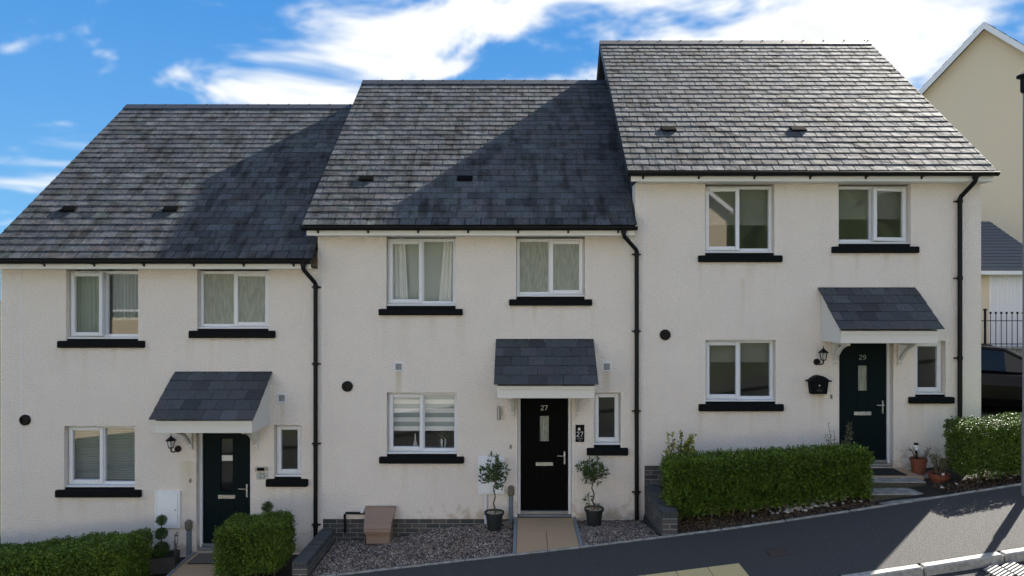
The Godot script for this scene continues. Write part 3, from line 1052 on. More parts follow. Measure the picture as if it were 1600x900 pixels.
# clipped hedge: top and underside slope from x0 to x1; rounded arrises, loose surface
func hedge(label: String, x0: float, x1: float, z0: float, z1: float, top: Array, low: Array, per: float, stems: int, r := 0.07) -> void:
	var o := thing("clipped_hedge", label, "hedge", Vector3(x0, 0, z0))
	var f := FastNoiseLite.new()
	f.seed = int(x0 * 100.0) + 7
	f.frequency = 2.2
	f.fractal_octaves = 2
	var lx := x1 - x0
	var lz := z1 - z0
	var st: SurfaceTool
	var hgt: float = (top[0] + top[1] - low[0] - low[1]) * 0.5
	var areas := [lx * hgt, lx * hgt, lx * lz, lx * lz * 0.5, lz * hgt, lz * hgt]
	var places: Array = []
	for a in 6:
		for i in int(areas[a] * per):
			var p := Vector3(rng.randf() * lx, rng.randf() * hgt, rng.randf() * lz)
			if a == 0: p.z = lz
			elif a == 1: p.z = 0.0
			elif a == 2: p.y = hgt
			elif a == 3: p.y = 0.0
			elif a == 4: p.x = 0.0
			else: p.x = lx
			var inner := Vector3(clampf(p.x, r, lx - r), clampf(p.y, r, hgt - r), clampf(p.z, r, lz - r))
			var n := (p - inner).normalized()
			p = inner + n * r
			var bump := f.get_noise_3d(p.x + x0, p.y, p.z)
			p += n * (bump * 0.045 + rng.randf_range(-0.045, 0.012))
			if a == 3 or p.y < 0.06:
				p.y += rng.randf_range(-0.05, 0.05) + bump * 0.08
			if a == 2 and rng.randf() < 0.05:
				p.y += rng.randf_range(0.0, 0.03)
			var t := p.x / lx
			places.append([Vector3(p.x, lerpf(low[0], low[1], t) + p.y / hgt * lerpf(top[0] - low[0], top[1] - low[1], t), p.z), n])
	for i in int(lx * lz * hgt * 4200.0):
		var p := Vector3(rng.randf_range(0.05, lx - 0.05), rng.randf_range(0.05, hgt - 0.04), rng.randf_range(0.05, lz - 0.05))
		var t := p.x / lx
		places.append([Vector3(p.x, lerpf(low[0], low[1], t) + p.y / hgt * lerpf(top[0] - low[0], top[1] - low[1], t), p.z), Vector3(rng.randfn(), rng.randfn(), rng.randfn()).normalized()])
	scatter("foliage", o, clump_mesh(8, 0.030, 0.02), places, privet, M.leaf, 0.7, 1.35)
	st = begin()
	for i in int(lx * 16.0):
		var x := rng.randf() * lx
		var t := x / lx
		var p := Vector3(x, lerpf(top[0], top[1], t) - 0.02, rng.randf_range(0.05, lz - 0.03))
		var q2 := p + Vector3(rng.randfn() * 0.015, rng.randf_range(0.04, 0.085), rng.randfn() * 0.015)
		if i % 3 == 0:
			p = Vector3(x, lerpf(lerpf(low[0], low[1], t), lerpf(top[0], top[1], t), rng.randf()), lz - 0.02)
			q2 = p + Vector3(rng.randfn() * 0.02, rng.randf_range(0.0, 0.05), rng.randf_range(0.03, 0.06))
		for k in 7:
			var b := p.lerp(q2, k / 6.0)
			leaf(st, b, Vector3(rng.randfn(), rng.randfn() * 0.5 + 0.7, rng.randfn()).normalized() * 0.026, 0.007, rng.randf() * TAU, Color(0.12, 0.18, 0.024))
	var sh := obj("new_shoots", st, M.leaf, o)
	sh.set_meta("kind", "stuff")
	for i in stems:
		st = begin()
		var x := (i + rng.randf_range(0.25, 0.75)) / stems * lx
		var z := rng.randf_range(0.5, 0.8) * lz
		var y := lerpf(low[0], low[1], x / lx)
		var g := bed(x0 + x, z0 + z) - 0.05
		tube(st, [Vector3(x, g, z), Vector3(x + 0.02, (g + y) * 0.5, z + 0.01), Vector3(x - 0.02, y + 0.12, z)], [0.02, 0.015, 0.012], 7)
		tube(st, [Vector3(x + 0.01, g + 0.03, z), Vector3(x + 0.06, y + 0.1, z + 0.03)], [0.012, 0.008], 6)
		obj("stem", st, M.twig, o)

func ball_of_leaves(o: Node3D, c: Vector3, r: float, dark: Array) -> void:
	var places: Array = []
	for i in int(r * r * 52000.0):
		var n := Vector3(rng.randfn(), rng.randfn(), rng.randfn()).normalized()
		places.append([c + n * (r + rng.randf_range(-0.02, 0.006)), n])
		if i % 2:
			places.append([c + n * r * rng.randf_range(0.2, 0.85), n])
	scatter("leaf_ball", o, clump_mesh(6, 0.014, 0.006), places, dark, M.leaf)

func bay_tree(label: String, at: Vector3, crown: Vector3, lean: float, sprout: bool) -> void:
	var o := thing("potted_bay_tree", label, "potted tree", at, "bay trees either side of the black door")
	var st := begin()
	lathe(st, Vector3.ZERO, [Vector2(0.0, 0.0), Vector2(0.105, 0.0), Vector2(0.14, 0.24), Vector2(0.158, 0.24), Vector2(0.16, 0.275), Vector2(0.145, 0.275), Vector2(0.138, 0.235), Vector2(0.0, 0.235)], 24)
	obj("pot", st, M.pot, o)
	st = begin()
	lathe(st, Vector3(0, 0.236, 0), [Vector2(0.137, 0.0), Vector2(0.08, 0.012), Vector2(0.0, 0.016)], 16)
	obj("potting_soil", st, M.soil, o)
	var pebble := pebble_mesh()
	var places: Array = []
	for i in 160:
		var a := rng.randf() * TAU
		var d := sqrt(rng.randf()) * 0.13
		places.append([Vector3(cos(a) * d, 0.252, sin(a) * d), Vector3.UP])
	scatter("top_dressing", o, pebble, places, [Color(0.4, 0.33, 0.22), Color(0.3, 0.24, 0.16), Color(0.5, 0.44, 0.33)], M.stone, 0.8, 1.3)
	st = begin()
	var pts: Array = []
	var rad: Array = []
	for i in 15:
		var t := i / 14.0
		pts.append(Vector3(0.014 * sin(t * 15.0) + lean * t, 0.24 + t * (crown.y - 0.36), 0.014 * cos(t * 15.0)))
		rad.append(lerpf(0.013, 0.009, t))
	tube(st, pts, rad, 8)
	var head: Vector3 = pts[-1]
	var tips: Array = []
	for i in 62:
		var d := Vector3(rng.randfn(), rng.randfn(), rng.randfn()).normalized() * pow(rng.randf(), 0.5) * rng.randf_range(0.85, 1.22)
		var tip := Vector3(lean + crown.x, crown.y, 0) + Vector3(d.x * crown.z, d.y * crown.z * 1.02, d.z * crown.z * 0.9)
		tips.append(tip)
		var via := head.lerp(tip, 0.5) + Vector3(0, -0.02, 0)
		if i % 2 == 0:
			tube(st, [head - Vector3(0, 0.02, 0), via, tip], [0.005, 0.0035, 0.002], 5, false)
	if sprout:
		tube(st, [Vector3(-0.03, 0.24, 0), Vector3(-0.08, 0.36, 0.02), Vector3(-0.1, 0.5, 0.02)], [0.005, 0.004, 0.002], 5)
		tube(st, [Vector3(0.04, 0.24, 0), Vector3(0.06, 0.34, 0.02)], [0.004, 0.002], 5)
		tips.append_array([Vector3(-0.1, 0.5, 0.02), Vector3(-0.12, 0.42, 0.02), Vector3(-0.07, 0.45, 0.03), Vector3(-0.1, 0.36, 0.0), Vector3(0.06, 0.34, 0.02)])
	obj("trunk", st, M.bark, o)
	st = begin()
	for tip: Vector3 in tips:
		for k in 9:
			var d := (Vector3(rng.randfn(), rng.randfn() * 0.7 + 0.35, rng.randfn()).normalized() + (tip - head).normalized() * 0.5).normalized()
			var v := rng.randf_range(0.7, 1.35)
			var col := Color(0.045 * v, 0.085 * v, 0.02 * v)
			leaf(st, tip + Vector3(rng.randfn(), rng.randfn(), rng.randfn()) * 0.014, d * rng.randf_range(0.05, 0.085), 0.0125, rng.randf() * TAU, col)
	obj("crown", st, M.leaf, o)

# loose shrub: stems that fan out and carry leaves
func shrub(called: String, label: String, at: Vector3, size: Vector3, stems: int, per: int, len: float, wide: float, palette: Array) -> void:
	var o := thing(called, label, "shrub", at)
	var bs := begin()
	var ls := begin()
	for i in stems:
		var tip := Vector3(rng.randf_range(-1, 1) * size.x, size.y * rng.randf_range(0.65, 1.0), rng.randf_range(-1, 1) * size.z)
		var root := Vector3(tip.x * 0.3, 0, tip.z * 0.3)
		var mid := root.lerp(tip, 0.5) + Vector3(0, size.y * 0.08, 0)
		tube(bs, [root, mid, tip], [0.006, 0.005, 0.002], 5)
		for k in per:
			var t := rng.randf_range(0.25, 1.0)
			var p := root.lerp(mid, t * 2.0) if t < 0.5 else mid.lerp(tip, t * 2.0 - 1.0)
			var d := Vector3(rng.randfn(), rng.randfn() * 0.5 + 0.6, rng.randfn()).normalized()
			var c: Color = palette[rng.randi() % palette.size()]
			var v := rng.randf_range(0.75, 1.25)
			leaf(ls, p, d * len * rng.randf_range(0.7, 1.2), wide, rng.randf() * TAU, Color(c.r * v, c.g * v, c.b * v))
	obj("stem", bs, M.twig, o)
	obj("foliage", ls, M.leaf, o)

func pebble_mesh() -> Mesh:
	var st := begin()
	var v: Array[Vector3] = []
	for i in 6:
		var d: Vector3 = [Vector3.RIGHT, Vector3.LEFT, Vector3.UP, Vector3.DOWN, Vector3.BACK, Vector3.FORWARD][i]
		v.append(Vector3(d.x * 0.014, d.y * 0.008, d.z * 0.011) * rng.randf_range(0.8, 1.15))
	for s: Array in [[0, 2, 4], [0, 4, 3], [0, 3, 5], [0, 5, 2], [1, 2, 4], [1, 4, 3], [1, 3, 5], [1, 5, 2]]:
		var a := v[s[0]]
		var b := v[s[1]]
		var c := v[s[2]]
		# one split per side rounds the stone
		var ab := (a + b) * 0.5 * 1.28
		var bc := (b + c) * 0.5 * 1.28
		var ca := (c + a) * 0.5 * 1.28
		st.set_color(Color.WHITE)
		for t: Array in [[a, ab, ca], [ab, b, bc], [ca, bc, c], [ab, bc, ca]]:
			tri(st, t[0], t[1], t[2], (t[0] as Vector3) + t[1] + t[2])
	return st.commit()

# ------------------------------------------------------------------ things on and by the walls
func extrude(st: SurfaceTool, pts: PackedVector2Array, z0: float, z1: float) -> void:
	var idx := Geometry2D.triangulate_polygon(pts)
	for i in range(0, idx.size(), 3):
		for z: float in [z0, z1]:
			tri(st, Vector3(pts[idx[i]].x, pts[idx[i]].y, z), Vector3(pts[idx[i + 1]].x, pts[idx[i + 1]].y, z), Vector3(pts[idx[i + 2]].x, pts[idx[i + 2]].y, z), Vector3(0, 0, 1.0 if z == z1 else -1.0))
	var area := 0.0
	for i in pts.size():
		area += pts[i].cross(pts[(i + 1) % pts.size()])
	for i in pts.size():
		var p := pts[i]
		var q := pts[(i + 1) % pts.size()]
		var e := q - p
		var n := Vector3(e.y, -e.x, 0) * signf(area)
		quad(st, Vector3(p.x, p.y, z0), Vector3(q.x, q.y, z0), Vector3(q.x, q.y, z1), Vector3(p.x, p.y, z1), n)

func meter_cupboard(label: String, x0: float, x1: float, y0: float, y1: float, foot: float) -> void:
	var o := thing("meter_cupboard", label, "meter box", Vector3(x0, y0, 0), "white meter cupboards on the walls")
	var w := x1 - x0
	var h := y1 - y0
	var st := begin()
	bars(st, 0, w, 0, h, 0.001, 0.05, 0.03, 0.03, 0.006)
	box(st, Vector3(0.031, 0.031, 0.001), Vector3(w - 0.031, h - 0.031, 0.036))
	obj("casing", st, M.meter_white, o)
	boxm("cupboard_door", Vector3(0.036, 0.036, 0.036), Vector3(w - 0.036, h - 0.036, 0.056), M.meter_white, o, 0.007)
	st = begin()
	tube(st, [Vector3(w - 0.07, h * 0.5, 0.056), Vector3(w - 0.07, h * 0.5, 0.061)], [0.012, 0.012], 10)
	obj("lock", st, M.steel, o)
	if foot > -9.0:
		st = begin()
		tube(st, [Vector3(0.12, 0.0, 0.03), Vector3(0.12, foot - y0, 0.03)], [0.022, 0.022], 10)
		obj("cable_pipe", st, M.upvc, o)

func cable_duct(label: String, x: float, y0: float, y1: float) -> void:
	var o := thing("cable_duct", label, "cable duct", Vector3(x, y0, 0), "cable ducts beside the doors")
	boxm("duct", Vector3(-0.037, 0, 0.001), Vector3(0.037, y1 - y0 - 0.1, 0.055), M.duct, o, 0.012)
	boxm("duct_cap", Vector3(-0.056, y1 - y0 - 0.175, 0.001), Vector3(0.056, y1 - y0, 0.085), M.duct_cap, o, 0.03)

func wall_lantern(label: String, x: float, y: float, side: float) -> void:
	var o := thing("wall_lantern", label, "wall lamp", Vector3(x, y, 0), "black lanterns beside the doors")
	# y is the middle of the back plate
	var st := begin()
	tube(st, [Vector3(0, 0, 0.001), Vector3(0, 0, 0.028)], [0.056, 0.05], 18)
	obj("back_plate", st, M.black_plastic, o)
	st = begin()
	tube(st, [Vector3(0, 0, 0.02), Vector3(side * 0.03, -0.04, 0.07), Vector3(side * 0.06, -0.02, 0.11), Vector3(side * 0.06, 0.035, 0.12)], [0.011, 0.011, 0.011, 0.014], 8)
	obj("arm", st, M.black_plastic, o)
	var c := Vector3(side * 0.06, 0.04, 0.12)
	st = begin()
	lathe(st, c, [Vector2(0.0, -0.005), Vector2(0.04, -0.005), Vector2(0.044, 0.008), Vector2(0.0, 0.008)], 6)
	lathe(st, c, [Vector2(0.0, 0.235), Vector2(0.006, 0.228), Vector2(0.007, 0.2), Vector2(0.018, 0.185), Vector2(0.05, 0.155), Vector2(0.088, 0.128), Vector2(0.088, 0.12), Vector2(0.0, 0.12)], 6)
	for k in 6:
		var a := TAU * k / 6.0
		var d := Vector3(cos(a), 0, sin(a))
		tube(st, [c + d * 0.04, c + d * 0.064 + Vector3(0, 0.125, 0)], [0.0045, 0.0045], 5)
	obj("lantern_frame", st, M.black_plastic, o)
	st = begin()
	for k in 6:
		var a := TAU * k / 6.0
		var b := TAU * (k + 1) / 6.0
		quad(st, c + Vector3(cos(a), 0, sin(a)) * 0.039, c + Vector3(cos(b), 0, sin(b)) * 0.039, c + Vector3(cos(b), 0, sin(b)) * 0.063 + Vector3(0, 0.125, 0), c + Vector3(cos(a), 0, sin(a)) * 0.063 + Vector3(0, 0.125, 0), Vector3(cos(a), 0, sin(a)))
	obj("pane", st, M.glass, o)
	st = begin()
	lathe(st, c, [Vector2(0.012, 0.0), Vector2(0.012, 0.03), Vector2(0.02, 0.05), Vector2(0.02, 0.075), Vector2(0.0, 0.09)], 10)
	obj("bulb", st, M.paper, o)

func doorbell(label: String, x: float, y: float) -> void:
	var o := thing("doorbell", label, "doorbell", Vector3(x, y, 0), "doorbells beside the doors")
	boxm("housing", Vector3(-0.017, -0.037, 0.001), Vector3(0.017, 0.037, 0.02), M.steel, o, 0.006)
	var st := begin()
	tube(st, [Vector3(0, -0.006, 0.02), Vector3(0, -0.006, 0.025)], [0.009, 0.009], 10)
	obj("button", st, M.black_plastic, o)

func low_wall(label: String, x0: float, x1: float, z1: float, top: float, low: float, seen: float) -> void:
	var o := thing("low_brick_wall", label, "garden wall", Vector3(x0, low, 0))
	var w := x1 - x0
	var h := top - low - 0.105
	boxm("mortar_core", Vector3(0.006, 0, 0.002), Vector3(w - 0.006, h + 0.05, z1 - 0.006), M.mortar, o, 0.0)
	# coping of bricks on edge; the end one shows its three holes
	var z := z1
	var n := 0
	while z > 0.05:
		var st := begin()
		var za := maxf(z - 0.065, 0.003)
		box(st, Vector3(-0.002, h + 0.006 + rng.randf_range(-0.001, 0.001), za), Vector3(w + 0.002, top - low + rng.randf_range(-0.002, 0.002), z), 0.005)
		obj("coping_brick", st, M.brick[[0, 2, 4][rng.randi() % 3]], o)
		if n == 0:
			for k in 3:
				st = begin()
				tube(st, [Vector3(w * (0.25 + 0.25 * k), h + 0.055, z - 0.002), Vector3(w * (0.25 + 0.25 * k), h + 0.055, z + 0.0015)], [0.012, 0.012], 10)
				obj("frog_hole", st, M.deck, o)
		z -= 0.074
		n += 1
	var courses := int(ceil(h / 0.0745))
	for r in courses:
		var y1 := h - r * 0.0745 - 0.004
		var y0 := maxf(y1 - 0.065, 0.0)
		var zz := z1 - 0.012 + (0.113 if r % 2 else 0.0)
		# end face
		if r % 2 == 0:
			boxm("brick", Vector3(0.0, y0, z1 - 0.1), Vector3(w, y1, z1), M.brick[rng.randi() % 5], o, 0.004)
			zz = z1 - 0.11
		else:
			boxm("brick", Vector3(0.0, y0, z1 - 0.21), Vector3(w * 0.5 - 0.005, y1, z1), M.brick[rng.randi() % 5], o, 0.004)
			boxm("brick", Vector3(w * 0.5 + 0.005, y0, z1 - 0.21), Vector3(w, y1, z1), M.brick[rng.randi() % 5], o, 0.004)
			zz = z1 - 0.22
		while zz > 0.05:
			var za := maxf(zz - 0.215, 0.004)
			for s: float in [0.0, 1.0]:
				if s == seen or true:
					var xa := 0.0 if s == 0.0 else w - 0.1
					boxm("brick", Vector3(xa, y0, za), Vector3(xa + 0.1, y1, zz), M.brick[rng.randi() % 5], o, 0.004)
			zz -= 0.225

func tilted(x0: float, x1: float) -> Transform3D:
	var a := Vector3(x0, hill(x0), 0)
	var b := Vector3(x1, hill(x1), 0)
	var d := (b - a).normalized()
	return Transform3D(Basis(d, Vector3(-d.y, d.x, 0), Vector3.BACK), a)

# body lofted through stations: x, sill height, shoulder height, half width
func car(called: String, label: String, at: Vector3, turn: float, roll: float, body: Material, st_body: Array, cabin: Array, wheels: Array, tall: float) -> void:
	var o := thing(called, label, "car" if called != "parked_van" else "van", at)
	o.rotation = Vector3(0, turn, roll)
	var st := begin()
	var ring := func(s: Array) -> Array:
		var x: float = s[0]
		var lo: float = s[1]
		var hi: float = s[2]
		var w: float = s[3]
		return [Vector3(x, lo, w * 0.86), Vector3(x, lerpf(lo, hi, 0.25), w), Vector3(x, lerpf(lo, hi, 0.62), w * 1.0), Vector3(x, lerpf(lo, hi, 0.9), w * 0.95), Vector3(x, hi, w * 0.82), Vector3(x, hi + 0.025, 0), Vector3(x, hi, -w * 0.82), Vector3(x, lerpf(lo, hi, 0.9), -w * 0.95), Vector3(x, lerpf(lo, hi, 0.62), -w), Vector3(x, lerpf(lo, hi, 0.25), -w), Vector3(x, lo, -w * 0.86)]
	for i in st_body.size() - 1:
		var a: Array = ring.call(st_body[i])
		var b: Array = ring.call(st_body[i + 1])
		var c := Vector3((st_body[i][0] + st_body[i + 1][0]) * 0.5, 0.5, 0)
		for k in 11:
			var k2 := (k + 1) % 11
			quad(st, a[k], b[k], b[k2], a[k2], (a[k] + b[k2]) * 0.5 - c)
	for e: int in [0, st_body.size() - 1]:
		var a: Array = ring.call(st_body[e])
		for k in 11:
			tri(st, Vector3(st_body[e][0], 0.5, 0), a[k], a[(k + 1) % 11], Vector3(-1.0 if e == 0 else 1.0, 0, 0))
	obj("body", st, body, o)
	# cabin: stations x, base height, roof height, half width at base, half width at roof
	var glass := begin()
	var metal := begin()
	for i in cabin.size() - 1:
		var p: Array = cabin[i]
		var q: Array = cabin[i + 1]
		for s: float in [-1.0, 1.0]:
			quad(glass, Vector3(p[0], p[1], s * p[3]), Vector3(q[0], q[1], s * q[3]), Vector3(q[0], q[2], s * q[4]), Vector3(p[0], p[2], s * p[4]), Vector3(0, 0.3, s))
			tube(metal, [Vector3(p[0], p[2], s * p[4]), Vector3(q[0], q[2], s * q[4])], [0.035, 0.035], 8)
		var screen: bool = i == 0 or i == cabin.size() - 2
		quad(glass if screen else metal, Vector3(p[0], p[2] + 0.012, -p[4]), Vector3(q[0], q[2] + 0.012, -q[4]), Vector3(q[0], q[2] + 0.012, q[4]), Vector3(p[0], p[2] + 0.012, p[4]), Vector3.UP)
	for b: Array in [[1, 0.5], [2, 0.5]]:
		var p: Array = cabin[b[0]]
		var q: Array = cabin[mini(b[0] + 1, cabin.size() - 1)]
		if b[0] == 1:
			for s: float in [-1.0, 1.0]:
				var t := 0.5
				tube(metal, [Vector3(lerpf(p[0], q[0], t), lerpf(p[1], q[1], t), s * (lerpf(p[3], q[3], t) + 0.006)), Vector3(lerpf(p[0], q[0], t), lerpf(p[2], q[2], t), s * (lerpf(p[4], q[4], t) + 0.006))], [0.03, 0.03], 6)
	obj("windows", glass, M.car_glass, o)
	obj("roof_frame", metal, body, o)
	for w: Array in wheels:
		for s: float in [-1.0, 1.0]:
			var wh := part("wheel", o)
			wh.position = Vector3(w[0], w[1], s * w[2])
			st = begin()
			tube(st, [Vector3(0, 0, -0.1), Vector3(0, 0, -0.08), Vector3(0, 0, 0.08), Vector3(0, 0, 0.1)], [w[1] * 0.92, w[1], w[1], w[1] * 0.92], 24)
			obj("tyre", st, M.tyre, wh)
			st = begin()
			tube(st, [Vector3(0, 0, -0.105), Vector3(0, 0, 0.105)], [w[1] * 0.62, w[1] * 0.62], 18)
			obj("rim", st, M.steel, wh)
	for s: float in [-1.0, 1.0]:
		var p: Array = cabin[-1]
		boxm("wing_mirror", Vector3(p[0] - 0.42, p[1] + 0.02, s * (p[3] + 0.14) - 0.09), Vector3(p[0] - 0.26, p[1] + 0.16, s * (p[3] + 0.14) + 0.09), body, o, 0.05)
		boxm("headlight", Vector3(st_body[-1][0] - 0.22, st_body[-1][2] - 0.16, s * st_body[-1][3] * 0.72 - 0.14), Vector3(st_body[-1][0] + 0.012, st_body[-1][2] - 0.02, s * st_body[-1][3] * 0.72 + 0.14), M.chrome, o, 0.04)

# plain neighbour: walls, pitched roof with slates too far to tell apart, boards, a few windows
func neighbour(called: String, label: String, at: Vector3, turn: float, w: float, dep: float, eave: float, pitch: float, gable_front: bool, wall: Material, wins: Array, low := -4.0) -> void:
	var o := thing(called, label, "house" if called != "garage" else "garage", at)
	o.rotation.y = turn
	var st := begin()
	var half := w * 0.5 if gable_front else dep * 0.5
	var rise := half * pitch
	box(st, Vector3(-w * 0.5, low, -dep), Vector3(w * 0.5, eave, 0))
	for s: float in [0.0, 1.0]:
		if gable_front:
			tri(st, Vector3(-w * 0.5, eave, -dep * s), Vector3(w * 0.5, eave, -dep * s), Vector3(0, eave + rise, -dep * s), Vector3(0, 0, 1.0 - 2.0 * s))
		else:
			var x := w * (s - 0.5)
			tri(st, Vector3(x, eave, 0), Vector3(x, eave, -dep), Vector3(x, eave + rise, -dep * 0.5), Vector3(s - 0.5, 0, 0))
	obj("wall", st, wall, o)
	var rs := begin()
	var bs := begin()
	var k := 0.25
	for s: float in [-1.0, 1.0]:
		var a: Vector3
		var b: Vector3
		var run: Vector3
		if gable_front:
			a = Vector3(0, eave + rise + 0.06, k)
			b = Vector3(s * (half + k), eave - k * pitch + 0.06, k)
			run = Vector3(0, 0, -dep - 2.0 * k)
		else:
			a = Vector3(-w * 0.5 - k * 0.6, eave + rise + 0.06, -dep * 0.5)
			b = Vector3(-w * 0.5 - k * 0.6, eave - k * pitch + 0.06, -dep * 0.5 + s * (half + k))
			run = Vector3(w + k * 1.2, 0, 0)
		var n := Vector3(s * pitch, 1, 0) if gable_front else Vector3(0, 1, s * pitch)
		n = n.normalized()
		# courses as real steps
		var rows := 16
		for i in rows:
			var p := b.lerp(a, float(i) / rows)
			var q := b.lerp(a, float(i + 1) / rows)
			quad(rs, p + n * 0.025, p + n * 0.025 + run, q + n * 0.008 + run, q + n * 0.008, n)
			quad(rs, p + n * 0.025, p + n * 0.025 + run, p + run, p, (b - a))
		quad(rs, a - n * 0.1, a - n * 0.1 + run, b - n * 0.1 + run, b - n * 0.1, -n)
		for e: Vector3 in [Vector3.ZERO, run]:
			var od := run.normalized() * (-0.02 if e == Vector3.ZERO else 0.02)
			quad(bs, a + e + od, b + e + od, b + e + od - Vector3(0, 0.22, 0), a + e + od - Vector3(0, 0.22, 0), od)
			quad(bs, a + e, b + e, b + e - Vector3(0, 0.22, 0), a + e - Vector3(0, 0.22, 0), -od)
			quad(bs, a + e + od, a + e, b + e, b + e + od, n)
		quad(bs, b + n * 0.0, b + run, b + run - Vector3(0, 0.1, 0), b - Vector3(0, 0.1, 0), b - a)
	obj("roof", rs, M.far_slate, o)
	obj("roof_boards", bs, M.white_paint, o)
	for v: Array in wins:
		var p := part("window", o)
		st = begin()
		bars(st, v[0], v[0] + v[2], v[1], v[1] + v[3], 0.0, 0.05, 0.06, 0.06)
		box(st, Vector3(v[0] + v[2] * 0.5 - 0.03, v[1] + 0.061, 0.0), Vector3(v[0] + v[2] * 0.5 + 0.03, v[1] + v[3] - 0.061, 0.048))
		obj("frame", st, M.upvc, p)
		st = begin()
		box(st, Vector3(v[0] + 0.05, v[1] + 0.05, 0.001), Vector3(v[0] + v[2] - 0.05, v[1] + v[3] - 0.05, 0.02))
		obj("pane", st, M.car_glass, p)

# ------------------------------------------------------------------ the scene
func _ready() -> void:
	rng.seed = 20250
	patchy.seed = 5
	patchy.frequency = 3.0
	# camera: level, square to the terrace, lens shifted a little
	var cam := Camera3D.new()
	cam.name = "camera"
	cam.projection = Camera3D.PROJECTION_FRUSTUM
	cam.near = 0.1
	cam.far = 900.0
	cam.size = 0.1 * 900.0 / 1092.5
	cam.frustum_offset = Vector2(-20.0, 20.0) / 1092.5 * 0.1
	cam.position = EYE
	add_child(cam)
	cam.current = true
	# sky
	var env := Environment.new()
	env.background_mode = Environment.BG_SKY
	env.sky = Sky.new()
	env.sky.sky_material = make_sky()
	env.background_energy_multiplier = 0.268
	env.tonemap_mode = Environment.TONE_MAPPER_LINEAR
	env.tonemap_exposure = 4.15
	env.sdfgi_enabled = true
	env.ssao_enabled = true
	env.ssil_enabled = true
	var we := WorldEnvironment.new()
	we.name = "world"
	we.environment = env
	add_child(we)
	# sun: behind the roofs and to the right
	var sun := DirectionalLight3D.new()
	sun.name = "sun"
	sun.light_energy = 1.6
	sun.light_color = Color(1.0, 0.972, 0.93)
	sun.light_angular_distance = 0.53
	sun.shadow_enabled = true
	add_child(sun)
	sun.look_at_from_position(Vector3.ZERO, -Vector3(1.0, 1.09, -1.0), Vector3.UP)
	make_materials()
	M.plain_render = pm(Color(0.68, 0.61, 0.51), 0.95, "soft", 1.5, "nfine", 0.5)
	M.canopy_slate = slate_material(77, 0.1)
	M.roof_slate = slate_material(60, 0.75)
	print("materials ", Time.get_ticks_msec())
	build_ground()
	build_houses()
	print("houses ", Time.get_ticks_msec())
	build_garden_things()
	print("gardens ", Time.get_ticks_msec())
	build_beyond()
	print("done ", Time.get_ticks_msec())

